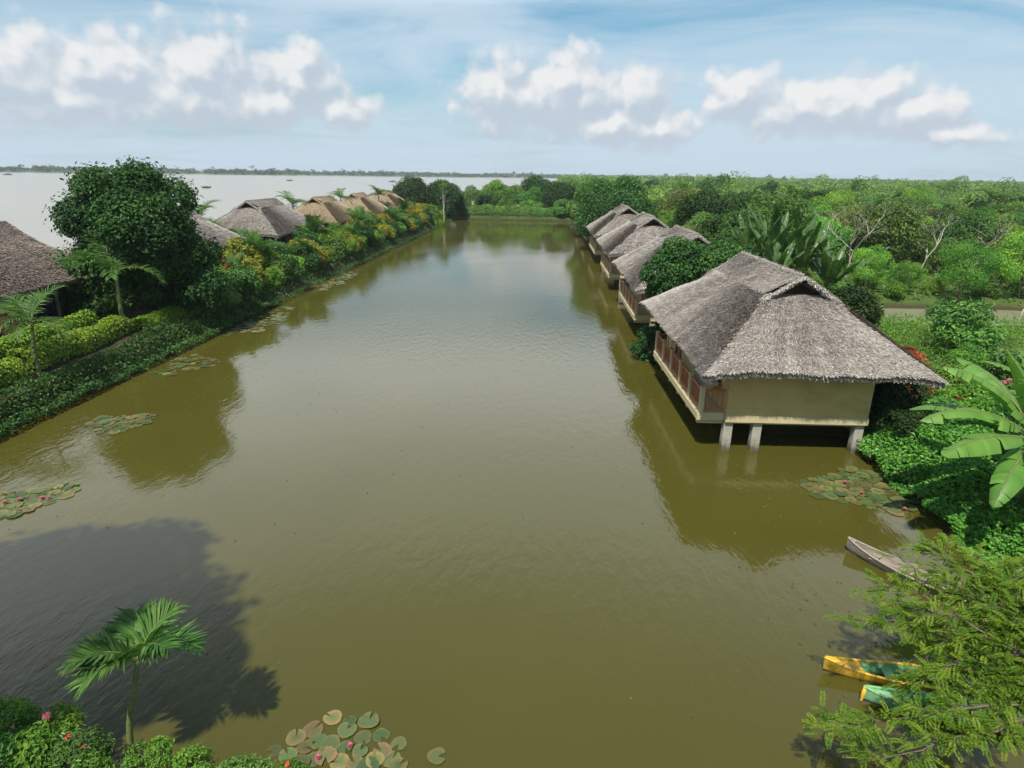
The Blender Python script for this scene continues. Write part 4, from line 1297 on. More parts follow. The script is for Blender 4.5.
# the closest banana plant, over the ground cover at the right bank
banana('banana_plant', 'banana plant with broad glossy leaves reaching over the right bank', None, (13.9, 17.0, gz(13.9, 17.0)), 77, 2.3, 0.16, [
    (R(188), 0.62, 3.9, 0.85, 1.15), (R(204), 0.3, 3.9, 0.85, 0.7), (R(165), 1.0, 3.4, 0.85, 1.0), (R(222), 0.0, 3.2, 0.8, 1.0),
    (R(120), 0.95, 3.2, 0.8, 0.9), (R(242), 0.6, 3.0, 0.8, 1.3), (R(60), 0.95, 3.2, 0.8, 1.0), (R(290), 0.6, 3.0, 0.8, 1.2), (R(178), 1.3, 3.0, 0.7, 0.6),
    (R(255), -0.25, 2.6, 0.65, 1.1), (R(150), 0.5, 3.3, 0.8, 1.1)], tear=0.22)
banana('banana_plant', 'smaller banana plant behind the broad leaved one, half out of view', None, (15.9, 19.4, gz(15.9, 19.4)), 83, 1.9, 0.13, [
    (R(150), 0.9, 2.3, 0.5, 1.0), (R(200), 0.6, 2.3, 0.5, 1.0), (R(90), 1.0, 2.2, 0.5, 0.9), (R(270), 0.8, 2.2, 0.5, 1.2), (R(20), 1.0, 2.1, 0.5, 1.0)])

garden = [
    ('dark', 13.6, 24.2, 0.95, 'dark fern like bush in the shade under the thatched eave'),
    ('dark', 14.2, 26.6, 1.0, 'dark bush against the side wall of the closest bungalow'),
    ('dark', 14.4, 29.4, 1.0, 'dark bush behind the side wall under the long eave'),
    ('dark', 13.5, 22.3, 0.6, 'low dark bush at the water corner under the eave'),
    ('red', 15.9, 26.2, 0.8, 'red and salmon leaved croton at the tip of the eave'),
    ('red', 17.4, 28.8, 0.75, 'red leaved croton further back beside the garden path'),
    ('red', 16.6, 24.0, 0.6, 'small red leaved croton in front of the lime bushes'),
    ('red', 18.6, 31.6, 0.8, 'row of red leaved croton seen past the thatch edge'),
    ('hedge', 16.9, 27.4, 0.8, 'lime green bush between the red crotons'),
    ('hedge', 17.6, 25.6, 0.85, 'lime green bush right of the red crotons'),
    ('hedge', 18.8, 27.8, 0.9, 'lime green bush behind the banana leaves'),
    ('bright', 16.2, 22.4, 0.65, 'bright green bush on the bank above the ground cover'),
    ('green', 17.5, 22.6, 0.8, 'mid green bush beside the banana stem'),
    ('dark', 19.0, 39.5, 1.35, 'dark rounded bush beside the roof edge left of the creek'),
    ('green', 22.9, 35.0, 1.4, 'big rounded green bush in front of the creek'),
    ('green', 25.4, 36.5, 0.55, 'smaller green bush right of the big rounded one before the creek'),
    ('bright', 21.6, 31.6, 0.7, 'bright bush on the grassy path behind the garden'),
    ('bright', 30.0, 38.0, 0.55, 'bright green bush on the near edge of the creek at the photo edge'),
    ('green', 21.6, 28.5, 0.95, 'green bush at the photo edge above the banana leaves')]
for kd, x, y, sc, lab in garden:
    clump(LOOK[kd][0], lab, 'bush', 'garden bushes by the closest bungalow', kinds[kd][int(x * 7) % len(kinds[kd])], x, y, x * 3.1, sc)
fl = shrub_mesh('shrub', (0.9, 0.9, 0.8), 9, 1500, 0.3, 0.05, 'leaf_palm', 15)
o = clump('spiky_shrub', 'spiky shrub with pink flowers above the banana leaves', 'bush', None, fl, 18.9, 25.2, 0.0, 1.0)
spiky = o

pc = scatter(62000, 11.6, 17.5, 7.2, 24.5, 15, lambda x, y: (sd_rect(x, y, POND) > -0.5) * np.where(y < 12, 0.8, 1.0) * (sstep(18.2, 15.4, x)))
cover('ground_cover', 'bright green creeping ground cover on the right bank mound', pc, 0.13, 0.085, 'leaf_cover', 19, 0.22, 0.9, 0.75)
pu = scatter(60000, 14.5, 46, 22, 47, 16, lambda x, y: (sd_creek(x, y) > 0.9) * (0.3 + 0.7 * (vnoise(x, y, 0.22, 8) > -0.35)))
cover('undergrowth', 'yellow green grass and weeds between the garden and the creek', pu, 0.2, 0.06, 'leaf_hedge', 25, 0.7, 0.3, 0.35)
pu = scatter(90000, 14, 150, 47, 175, 17, lambda x, y: (sd_creek(x, y) > 0.2) * (x < 0.95 * y + 8))
cover('undergrowth', 'rank grass and low growth under the orchard trees', pu, 0.36, 0.13, 'leaf_bright', 20, 0.6, 0.55, 0.3)
pn = scatter(9000, -13, 12, 2, 7.6, 18, lambda x, y: sd_rect(x, y, POND) > -0.3)
cover('ground_cover', 'small leaved ground cover along the near shore', pn, 0.09, 0.055, 'leaf_mid', 21, 0.3, 0.8, 0.1)

# trees round the creek
P_soft = tree_proto((2.6, 2.6, 2.3), 2.9, 24, 7000, 0.2, 0.075, 'leaf_bright', 81, 0.09, low=-0.85, up=0.3, lobe=(0.22, 0.36))
for px, y, sc, lab in [(962, 53.6, 0.95, 'soft bright green tree on the far bank of the creek'),
                       (1022, 54.5, 1.1, 'soft bright green tree at the photo edge on the far bank of the creek'),
                       (866, 55.5, 0.75, 'soft bright tree behind the left end of the creek'),
                       (1012, 64.0, 1.1, 'soft bright tree standing behind the photo edge one by the creek'),
                       (905, 55.0, 0.55, 'smaller soft tree left of the bright one on the far bank')]:
    d = ray(px, 285)
    x = d[0] / d[1] * y
    grow(P_soft, 'soft_tree', lab, 'tree', 'soft bright trees round the creek', (x, y, gz(x, y)), x, sc)


def bare_proto(seed, h):
    rng = np.random.default_rng(seed)
    mb = MB()
    tips = []

    def br(p, d, ln, r_, dep):
        n = 5
        pts = [p]
        for _ in range(n):
            d = d + rng.normal(0, 0.13, 3) + np.array([0, 0, 0.04])
            d = d / np.linalg.norm(d)
            pts.append(pts[-1] + d * ln / n)
        mb.tube(pts, np.linspace(r_, r_ * 0.6, n + 1), 6 if dep < 2 else 4)
        if dep >= 5:
            tips.append(pts[-1])
            return
        for _ in range(3 if dep < 2 else 2):
            q = pts[int(rng.integers(3, n + 1))]
            d2 = d + rng.normal(0, 0.5, 3) * np.array([1, 1, 0.4]) + np.array([0, 0, 0.12])
            br(q, d2 / np.linalg.norm(d2), ln * rng.uniform(0.6, 0.82), r_ * 0.62, dep + 1)
    br(np.array([0, 0, -0.4]), np.array([0.06, 0, 1.0]), h * 0.36, 0.07, 0)
    tips = np.array(tips)
    pts = np.repeat(tips, 3, 0) + rng.normal(0, 0.25, (len(tips) * 3, 3))
    lv = MB().leaves(pts, rng.normal(size=pts.shape) + np.array([0, 0, 0.8]), 0.24, 0.1, rng.random(len(pts)))
    return [('trunk', mb.mesh('trunk', M['bark_pale']), []), ('sparse_leaves', lv.mesh('sparse_leaves', M['leaf_olive']), [])]


bare = [bare_proto(s, 6.2) for s in (4, 8, 14)]
for i, (px, y, sc, lab) in enumerate([(848, 64, 1.4, 'pale bare branched tree in the orchard, the one above the banana clump and creek'),
                                      (915, 65, 1.4, 'pale bare branched tree above the middle of the creek'),
                                      (977, 66, 1.38, 'pale bare branched tree towards the photo edge beyond the creek'),
                                      (760, 104, 1.05, 'thin pale bare tree far back in the orchard above the banana clump')]):
    d = ray(px, 262)
    x = d[0] / d[1] * y
    grow(bare[i % 3], 'bare_tree', lab, 'tree', 'pale bare trees in the orchard', (x, y, gz(x, y)), i * 1.7, sc)

rs = np.random.default_rng(71)
k_ = 0
for y, row in ((54.6, 'front'), (58.5, 'back')):
    for i, x in enumerate(np.arange(20.5, 0.8 * y + 4, 4.2)):
        kd = ('bright', 'green', 'hedge')[k_ % 3]
        clump('creek_bush', f'{dict(bright="bright", green="mid", hedge="lime")[kd]} green bush, {ORD[i]} from the left in the {row} row beyond the creek', 'bush', 'bushes on the far side of the creek',
              kinds[kd][k_ % 2], x + rs.normal(0, 0.6), y + rs.normal(0, 0.7), x, rs.uniform(0.5, 0.95))
        k_ += 1

# stakes of an old fence in the creek
stk = [MB().tube([(0, 0, -0.6), (0.03, 0.02, 0.6), (0.05, 0.0, 1.15)], [0.05, 0.045, 0.035], 6).mesh('stake', M['bark_pale'])]
for i in range(6):
    o = put('wooden_stake', stk[0], None, (35.2 + i * 0.55, 47.6 + 0.12 * math.sin(i * 2.1), 0), (0.06 * math.sin(i * 3), 0.08 * math.cos(i * 2), i))
    tag(o, f'weathered wooden stake standing in the creek, {ORD[i]} from the left of its row', 'stake', 'stakes in the creek')

# ------------------------------------------------------------------ the orchard
T = {
    'dark': [tree_proto((2.5, 2.5, 1.9), 2.7, 24, 6500, 0.22, 0.13, 'leaf_dark', s, low=-0.6) for s in (101, 102)],
    'mid': [tree_proto((2.4, 2.4, 1.8), 2.5, 26, 6500, 0.21, 0.11, 'leaf_mid', s, low=-0.6) for s in (103, 104, 105)],
    'bright': [tree_proto((2.2, 2.2, 1.7), 2.4, 26, 6500, 0.2, 0.1, 'leaf_bright', s, low=-0.6) for s in (106, 107)],
    'olive': [tree_proto((2.4, 2.4, 1.9), 2.7, 26, 5500, 0.2, 0.09, 'leaf_olive', s, low=-0.5) for s in (108, 109)],
}
rf = np.random.default_rng(31)
cand = []
y = 63.0
while y < 140:
    x0, x1 = 18.0 + (0 if y < 84 else 2.5), 0.80 * y + 6
    x = x0 + rf.uniform(0, 2)
    while x < x1:
        cand.append((x + rf.normal(0, 0.8), y + rf.normal(0, 1.2)))
        x += 4.5 + y * 0.014
    y += 4.9 + y * 0.01
keep = []
BT = [(o.location.x, o.location.y) for o in S.objects if o.type == 'EMPTY' and (o.name.startswith('bare_tree') or o.name.startswith('soft_tree'))]
for x, y in cand:
    if sd_creek(x, y) < 2.2 or min(math.hypot(x - a, y - b) for a, b in BT) < 2.6:
        continue
    px, py = proj((x, y, 3))
    if px > 1050:
        continue
    if any(y < b < y + 8 and abs(x - a * y / b) < 2.6 for a, b in BT):
        continue
    keep.append((x, y, px))
keep = sorted(keep, key=lambda k: k[1])[:262]
kinds_w = rf.choice(['dark', 'mid', 'bright', 'olive', 'soft'], len(keep), p=[0.17, 0.36, 0.2, 0.12, 0.15])
bands = [(0, 72, 'in the nearest band'), (72, 86, 'in the second band'), (86, 101, 'in the third band'), (101, 117, 'in the fourth band'), (117, 999, 'in the farthest band')]
T['soft'] = [P_soft]
lk = {'soft': 'soft feathery', 'dark': 'dark green round', 'mid': 'mid green leafy', 'bright': 'bright green leafy', 'olive': 'olive green airy'}
for lo_, hi_, bn in bands:
    for kd in lk:
        sel = sorted([(px, x, y) for (x, y, px), k in zip(keep, kinds_w) if k == kd and lo_ <= y < hi_])
        for i, (px, x, y) in enumerate(sel):
            sc = rf.choice([rf.uniform(0.75, 1.0), rf.uniform(1.0, 1.25), rf.uniform(1.25, 1.6)], p=[0.35, 0.45, 0.2])
            grow(T[kd][i % len(T[kd])], 'orchard_tree', f'{lk[kd]} orchard tree, {ORD[min(i, 34)]} from the left of its kind {bn}', 'tree', 'orchard trees',
                 (x, y, gz(x, y) - 0.1), rf.uniform(0, 6), (sc, sc, sc * rf.uniform(0.88, 1.15)))
# a few that stand above the rest
for pr, px, y, sc, lab in [(P_round, 913, 135, 0.86, 'big dark round tree standing above the orchard under the skyline'),
                           (P_mid, 715, 190, 1.25, 'tall ragged tree breaking the skyline beyond the orchard'),
                           (P_round, 651, 260, 0.95, 'small dark tree on the skyline right of the big round tree'),
                           (P_mid, 770, 215, 1.05, 'leafy tree reaching the skyline beyond the middle of the orchard'),
                           (P_mid, 836, 170, 0.9, 'leafy tree just below the skyline, left of the big dark round one')]:
    d = ray(px, 185)
    x = d[0] / d[1] * y
    grow(pr, 'tall_tree', lab, 'tree', None, (x, y, gz(x, y)), px, sc)

for i, (px, y, sc) in enumerate([(700, 92, 1.2), (735, 118, 1.3), (806, 98, 1.15), (790, 128, 1.4), (873, 112, 1.2), (897, 88, 1.0), (948, 104, 1.25), (990, 126, 1.5), (1006, 92, 1.1), (683, 132, 1.4), (845, 150, 1.6), (938, 160, 1.7)]):
    d = ray(px, 215)
    x = d[0] / d[1] * y
    palm(coco, 'coconut_palm', f'orchard palm lifting its fronds over the trees, {ORD[[9, 0, 1, 3, 2, 10, 4, 5, 11, 6, 7, 8].index(i)]} palm from the left in the orchard', 'palms in the orchard', (x, y, 0.6), i * 1.1, sc)

# the wood beyond, which nobody could count
def far_wood(name, label, items, mat, seed):
    """items: x, y, z, radius, height, leaves"""
    rng = np.random.default_rng(seed)
    C, N, L, Tn = [], [], [], []
    for x, y, z, r_, h, n in items:
        d = unit(n, rng)
        d[:, 2] = np.abs(d[:, 2]) * 1.2 - 0.35
        k = 5
        lc = unit(k, rng) * np.array([0.6, 0.6, 0.45])
        li = rng.integers(0, k, n)
        c_ = lc[li] + d * 0.55
        C.append(np.array([x, y, z + h * 0.55]) + c_ * np.array([r_, r_, h * 0.48]))
        N.append(d * 0.5 + np.array([0, 0, 0.5]) + rng.normal(0, 0.35, (n, 3)))
        L.append(np.full(n, r_ * 2.6 / math.sqrt(n) * 1.25) * rng.uniform(0.7, 1.3, n))
        Tn.append(np.clip(0.45 + rng.normal(0, 0.22) + rng.normal(0, 0.15, n), 0, 1))
    L = np.concatenate(L)
    mb = MB().leaves(np.concatenate(C), np.concatenate(N), L, L * 0.6, np.concatenate(Tn), None, 0.15, rng=rng)
    return tag(mb.build(name, M[mat]), label, None, None, 'stuff')


items = []
y = 126.0
while y < 2600:
    x0 = 24.0 if y < 186 else 6.0 + 0.018 * (y - 186)
    x1 = 0.83 * y + 14
    sp = 4.2 * (1 + y / 330)
    x = x0 + rf.uniform(0, sp)
    while x < x1:
        if y > 136 or x > 18:
            h = rf.uniform(4.6, 7.2) * (1 + min(y, 900) / 1500) * (1.5 if rf.random() < 0.03 else 1)
            items.append((x + rf.normal(0, sp * 0.2), y + rf.normal(0, sp * 0.4), 0.6, rf.uniform(2.0, 3.0) * (1 + y / 700), h, 420 if y < 260 else 180 if y < 700 else 60))
        x += sp
    y += 4.4 + y * 0.035
far_wood('orchard_canopy', 'unbroken orchard canopy running back to the skyline', items, 'leaf_far', 5)
items = []
for k in range(1500):
    t = rf.uniform(-0.75, 1.6)
    base = np.array([-950, 1100]) + t * np.array([990, 800])
    off = abs(rf.normal(0, 1)) * 55 + 4
    q = base + off * np.array([-0.63, 0.777])
    items.append((q[0], q[1], 0.0, rf.uniform(5, 10), rf.uniform(7, 13) * (1.35 if rf.random() < 0.05 else 1), 30))
far_wood('shore_wood', 'thin dark line of woods along the far shore of the lake', items, 'leaf_shore', 6)
for k, (t, lab) in enumerate([(0.335, 'tall lone palm above the far shore woods'), (0.275, 'lower lone palm left of the tall one on the far shore')]):
    q = np.array([-950, 1100]) + t * np.array([990, 800])
    palm(coco, 'coconut_palm', lab, 'palms on the far shore', (q[0], q[1], 0), k, 3.4 - 0.7 * k)
# ------------------------------------------------------------------ boats
def sampan(name, label, loc, rz, length, beam, depth, hull_m, in_m, thwarts, cargo=None, deck=0.0):
    root = empty(name, loc, rz)
    tag(root, label, 'boat', 'boats at the right bank')
    n, m = 25, 11
    s = np.linspace(0, 1, n)
    half = beam * 0.5 * np.clip(np.sin(PI * (0.006 + 0.988 * s)), 0, 1) ** 0.7
    sheer = depth * (1 + 0.7 * np.abs(2 * s - 1) ** 3.2)
    keel = depth * 0.62 * np.abs(2 * s - 1) ** 3.5
    x = (s - 0.5) * length

    def skin(off):
        a = np.linspace(-1, 1, m)
        P_ = np.zeros((n, m, 3))
        for i in range(n):
            w_ = max(half[i] - off, 0.004)
            prof = np.sign(a) * np.abs(a) ** 0.8
            P_[i, :, 0] = x[i]
            P_[i, :, 1] = prof * w_
            P_[i, :, 2] = keel[i] + off + (sheer[i] - keel[i] - off) * np.abs(a) ** 2.6
        return P_
    mo, mi_ = skin(0.0), skin(0.035)
    hull = MB().grid(mo, flip=False)
    hull.build('hull', hull_m, root)
    MB().grid(mi_, flip=True).build('inner_planking', in_m, root)
    gw = MB()
    for j in (0, -1):
        pth = (mo[:, j] + mi_[:, j]) / 2
        gw.tube(pth + np.array([0, 0, 0.012]), 0.03, 6)
    gw.build('gunwale', hull_m, root)
    for t in thwarts:
        i = int(t * (n - 1))
        w_ = half[i] - 0.02
        MB().box((x[i] - 0.1, -w_, sheer[i] - 0.09), (x[i] + 0.1, w_, sheer[i] - 0.06), bev=0.01).build('thwart', in_m, root)
    if deck:
        for e in (0, 1):
            ii = range(0, int(deck * n) + 1) if e == 0 else range(n - 1 - int(deck * n), n)
            P_ = np.array([[(x[i], half[i] * v_ * 0.97, sheer[i] - 0.012 + 0.02 * (1 - v_ * v_)) for v_ in np.linspace(-1, 1, 5)] for i in ii])
            MB().grid(P_).build('end_deck', hull_m, root)
    return root


b1 = (8.8, 15.95)
ang = math.atan2(-2.3, 2.15)
c1 = (b1[0] + math.cos(ang) * 2.3, b1[1] + math.sin(ang) * 2.3)
sampan('wooden_canoe', 'long weathered wooden canoe pointing out from the right bank', (c1[0], c1[1], -0.09), ang, 4.6, 0.78, 0.3, M['wood_grey'], M['wood_worn_shade'], (0.2, 0.42, 0.62, 0.8), deck=0.05)
sampan('yellow_boat', 'yellow painted boat with a green inside, nose out past the feathery branches', (8.45, 10.95, -0.09), R(-6), 4.5, 0.66, 0.27, M['paint_yellow'], M['paint_green'], (0.3, 0.5, 0.7), deck=0.16)
g2 = sampan('green_boat', 'light green boat with a yellow nose lying beside the yellow one', (8.85, 10.1, -0.09), R(-8), 4.4, 0.66, 0.27, M['paint_green'], M['paint_green'], (0.3, 0.5, 0.7), deck=0.12)
nose = MB().tube([(-2.21, 0, 0.12), (-2.2, 0, 0.28), (-2.18, 0, 0.47)], [0.025, 0.04, 0.035], 8)
nose.build('prow_cap', M['paint_yellow'], g2)

def lake_boat(label, loc, rz, ln):
    r_ = empty('fishing_boat', loc, rz)
    tag(r_, label, 'boat', 'small boats out on the lake')
    h = MB()
    s = np.linspace(0, 1, 13)
    P_ = np.array([[((t - 0.5) * ln, v_ * ln * 0.11 * math.sin(PI * (0.06 + 0.88 * t)), (abs(v_) ** 2 * 0.75 + 0.5 * abs(2 * t - 1) ** 3) - 0.1) for v_ in (-1, -0.7, 0, 0.7, 1)] for t in s])
    h.grid(P_).build('hull', M['wood_dark'], r_)
    k = MB()
    a = np.linspace(0, PI, 9)
    Q = np.array([[(xx, math.cos(t) * ln * 0.1, 0.55 + math.sin(t) * ln * 0.13) for t in a] for xx in (-ln * 0.2, ln * 0.18)])
    k.grid(Q).build('cabin', M['tarp'], r_)
    return r_


for px, Y, ln, rz, lab in [(206, 360, 5.0, 0.3, 'small covered boat alone in the middle of the lake'), (178, 640, 7.5, 0.1, 'dark boat near the far shore right of the big tree'),
                           (290, 660, 6.5, 0.2, 'little dark boat far out beyond the grey gabled hut'), (10, 760, 12.0, 0.0, 'long low boat near the far shore at the left edge of the photo'),
                           (393, 700, 9.0, 0.1, 'faint boat far out left of the round dark trees')]:
    d = ray(px, 185)
    lake_boat(lab, (d[0] / d[1] * Y, Y, 0.0), rz, ln)

# ------------------------------------------------------------------ water lilies
def pad_mesh(seed, notch):
    rng = np.random.default_rng(seed)
    n = 22
    a = np.linspace(notch, 2 * PI - notch, n)
    r_ = 1 + 0.05 * np.sin(a * 3 + seed) + rng.normal(0, 0.02, n)
    v = [(0.12, 0, 0.01)]
    t = [0.35 + 0.1 * rng.random()]
    for fr, z in ((0.55, 0.014), (0.92, 0.02), (1.0, 0.05 if seed % 2 else 0.025)):
        v += [(math.cos(q) * w_ * fr, math.sin(q) * w_ * fr, z + 0.012 * math.sin(q * 4 + seed)) for q, w_ in zip(a, r_)]
        t += list(np.clip(0.3 + 0.35 * (fr > 0.6) * rng.random(n) + 0.15 * rng.random(n) + (seed % 3 == 0) * 0.3, 0, 1))
    f_ = [(0, 1 + i, 2 + i) for i in range(n - 1)]
    for k in range(2):
        b = 1 + k * n
        f_ += [(b + i, b + n + i, b + n + i + 1, b + i + 1) for i in range(n - 1)]
    return MB().add(v, f_, np.array(t), smooth=True).mesh('lily_pad', M['lily'])


pads = [pad_mesh(i, 0.14 + 0.05 * i) for i in range(6)]
fw = MB()
for k in range(3):
    for i in range(8):
        a = i * PI / 4 + k * 0.4
        e = 0.35 + 0.4 * k
        d = np.array([math.cos(a) * math.cos(e), math.sin(a) * math.cos(e), math.sin(e)])
        s_ = np.array([-math.sin(a), math.cos(a), 0]) * 0.03
        fw.add([np.zeros(3), d * 0.06 + s_, d * 0.13, d * 0.06 - s_], [(0, 1, 2, 3)], 0.3 + 0.25 * k)
lily_flower = fw.mesh('flower', M['petal_pink'])


def lilies(label, spots, size, seed, nf, fsc=1.0):
    rng = np.random.default_rng(seed)
    cx, cy = np.mean([s[0] for s in spots]), np.mean([s[1] for s in spots])
    root = empty('water_lily', (cx, cy, 0.0))
    tag(root, label, 'water lily', 'water lilies on the pond')
    for i, (x, y) in enumerate(spots):
        put('lily_pad', pads[int(rng.integers(0, 6))], root, (x - cx, y - cy, 0.006 + 0.0035 * (i % 9)), (rng.normal(0, 0.02), rng.normal(0, 0.02), rng.uniform(0, 6.3)), size * rng.uniform(0.65, 1.2))
    for i in range(nf):
        x, y = spots[int(rng.integers(0, min(20, len(spots))))]
        put('flower', lily_flower, root, (x - cx + 0.1, y - cy, 0.06), (0, 0, i), fsc * 0.7)


def blob(n, cx, cy, rx, ry, rz, seed, dmin):
    rng = np.random.default_rng(seed)
    out, tries = [], 0
    while len(out) < n and tries < 9000:
        tries += 1
        r_, a = math.sqrt(rng.random()), rng.uniform(0, 2 * PI)
        u, v = rx * r_ * math.cos(a), ry * r_ * math.sin(a) * (1 + 0.3 * math.sin(3 * a + seed))
        x, y = cx + u * math.cos(rz) - v * math.sin(rz), cy + u * math.sin(rz) + v * math.cos(rz)
        if all((x - p_[0]) ** 2 + (y - p_[1]) ** 2 > dmin ** 2 for p_ in out):
            out.append((x, y))
    return out


def wpt(px, py):
    d = ray(px, py)
    t = -10 / d[2]
    return d[0] * t, d[1] * t


near_px = [(274, 751), (313, 730), (333, 718), (296, 738), (305, 748), (318, 742), (350, 722), (347, 731), (369, 722), (363, 738), (381, 736), (399, 744), (382, 752),
           (330, 745), (345, 748), (326, 757), (360, 752), (375, 761), (392, 760), (313, 760), (340, 762), (398, 766), (437, 757), (355, 764), (288, 756), (300, 764), (368, 768)]
lilies('water lily with large round pads at the near shore', [wpt(*q) for q in near_px], 0.185, 3, 2, 0.75)
lilies('wide raft of crowded lily pads beside the stilts of the closest bungalow', blob(96, 10.9, 19.8, 1.75, 1.35, 0.1, 5, 0.2), 0.2, 4, 3)
lilies('small oval raft of lily pads off the hedge, in the reflection of the big tree', blob(56, -17.3, 23.3, 1.25, 0.95, 0.2, 6, 0.2), 0.19, 5, 1)
lilies('raft of lily pads with pink flowers at the left edge of the photo', blob(70, -16.4, 16.8, 1.7, 0.95, 0.6, 7, 0.2), 0.2, 6, 4)
lilies('scattered lily pads close to the dark bank below the big tree', blob(46, -18.9, 31.5, 1.5, 1.8, 0.1, 8, 0.24), 0.2, 7, 1)
lilies('thin raft of lily pads hugging the left bank beyond the big tree', blob(80, -19.4, 42.0, 1.3, 4.2, 0.0, 9, 0.25), 0.24, 8, 2)
lilies('far raft of lily pads on the left bank opposite the second bungalow', blob(70, -19.9, 60.0, 1.1, 6.0, 0.0, 10, 0.28), 0.27, 9, 1)

# ------------------------------------------------------------------ the near shore
ap = palm_proto(2.3, 0.055, 8, 1.0, 30, 0.44, 0.05, 17, el=(0.55, 1.3), bend=(1.0, 1.6), hang=0.35, lean=0.36,
                azs=[R(160), R(215), R(20), R(340), R(120), R(190), R(65), R(235)])
palm(ap, 'areca_palm', 'young palm with a slim green trunk standing alone at the near shore', None, (-6.85, 7.9, 0.0), 0.0, 1.0)

sm = [shrub_mesh('shrub', (0.75, 0.6, 0.55), 11, 1700, 0.11, 0.05, 'leaf_hedge', s, rich=True, loose=(0.3, 0.3)) for s in (21, 22)] + [shrub_mesh('shrub', (0.75, 0.6, 0.55), 11, 1700, 0.12, 0.05, 'leaf_mid', 23, rich=True, loose=(0.3, 0.3))]
flower = MB().tube([(0, 0, -0.12), (0, 0, 0.0), (0, 0, 0.03)], [0.006, 0.03, 0.01], 6)
for i in range(26):
    d = unit(1)[0]
    d[2] = abs(d[2])
    flower.leaves(np.array([d * 0.05]), np.array([d + np.array([0, 0, 0.5])]), 0.06, 0.045, RNG.random())
flower_pink, flower_red = flower.mesh('flower_head', M['petal_pink']), flower.mesh('flower_head', M['petal_red'])
for px_, py_, pz_ in ((0, 0, 1.5), (0.16, 0.1, 1.42), (-0.14, 0.05, 1.4), (0.05, -0.15, 1.38)):
    put('flower_head', flower_pink, spiky, (px_, py_, pz_), sc=1.8)
ns = [(-9.2, 8.0, 0.85, 'leafy shrub at the far left of the near shore'), (-8.15, 7.75, 0.85, 'leafy shrub carrying a pink flower head at the near shore'),
      (-7.3, 7.5, 0.72, 'low shrub with red flowers left of the young palm trunk'), (-6.1, 7.4, 0.62, 'low shrub right at the foot of the young palm'),
      (-5.3, 7.3, 0.6, 'low bright shrub just right of the young palm'), (-4.5, 7.2, 0.6, 'low shrub in front of the big lily pads'),
      (-3.7, 7.1, 0.6, 'low shrub in front of the middle lily pads, with a red bud'), (-2.9, 6.95, 0.6, 'last low shrub at the right end of the near shore row'),
      (-8.7, 7.2, 0.85, 'bushy shrub behind the pink flower at the photo corner'), (-6.8, 6.95, 0.7, 'half hidden shrub below the young palm')]
for i, (x, y, sc, lab) in enumerate(ns):
    o = tag(put('flowering_shrub', sm[i % 3], None, (x, y, 1.3 - 1.05 * sc), (0, 0, i * 1.3), sc), lab, 'shrub', 'shrubs on the near shore')
    if i == 1:
        put('flower_head', flower_pink, o, (0.15, 0.0, 0.98), sc=1.3)
    if i in (2, 6):
        put('flower_head', flower_red, o, (0.25, 0.1, 0.92))
        put('flower_head', flower_red, o, (-0.3, 0.0, 0.9), (0, 0, 1), 0.8)

rl = np.random.default_rng(44)
fx = np.concatenate([rl.uniform(-20.5, -15, 260), rl.uniform(6, 12, 160), rl.uniform(-20, 12, 260)])
fy = np.concatenate([rl.uniform(10, 60, 260), rl.uniform(8.5, 22, 160), rl.uniform(8.5, 60, 260)])
ok = sd_rect(fx, fy, POND) < -0.4
fx, fy = fx[ok], fy[ok]
lvs = MB().leaves(np.stack([fx, fy, np.full(len(fx), 0.012)], 1), np.tile([0, 0, 1.0], (len(fx), 1)) + rl.normal(0, 0.05, (len(fx), 3)), rl.uniform(0.05, 0.14, len(fx)), 0.05, rl.random(len(fx)), None, 0.05, rng=rl)
tag(lvs.build('floating_leaves', M['leaf_olive']), 'fallen leaves and scraps of weed floating on the pond', None, None, 'stuff')

# feathery tree over the boats
rng = np.random.default_rng(23)
br, lf = MB(), MB()


def pinnate(b, d, ln, n, ll, lw):
    d = d / np.linalg.norm(d)
    side = np.cross(d, (0, 0, 1.0))
    side /= np.linalg.norm(side) + 1e-9
    up = np.cross(side, d)
    t = np.linspace(0.15, 1, n)
    p_ = b + d * (t * ln)[:, None] - np.array([0, 0, 1.0]) * (0.22 * ln * t ** 2)[:, None]
    tn = rng.uniform(0.2, 0.8)
    for sd in (-1, 1):
        A = side * sd + d * 0.55 + rng.normal(0, 0.08, (n, 3))
        A /= np.linalg.norm(A, axis=1)[:, None]
        l_ = ll * (0.6 + 0.5 * np.sin(PI * np.linspace(0.15, 0.95, n)))
        lf.leaves(p_ + A * l_[:, None] * 0.5, np.tile(up, (n, 1)) + rng.normal(0, 0.2, (n, 3)), l_, lw, np.clip(tn + rng.normal(0, 0.12, n), 0, 1), A, 0.1, rng=rng)


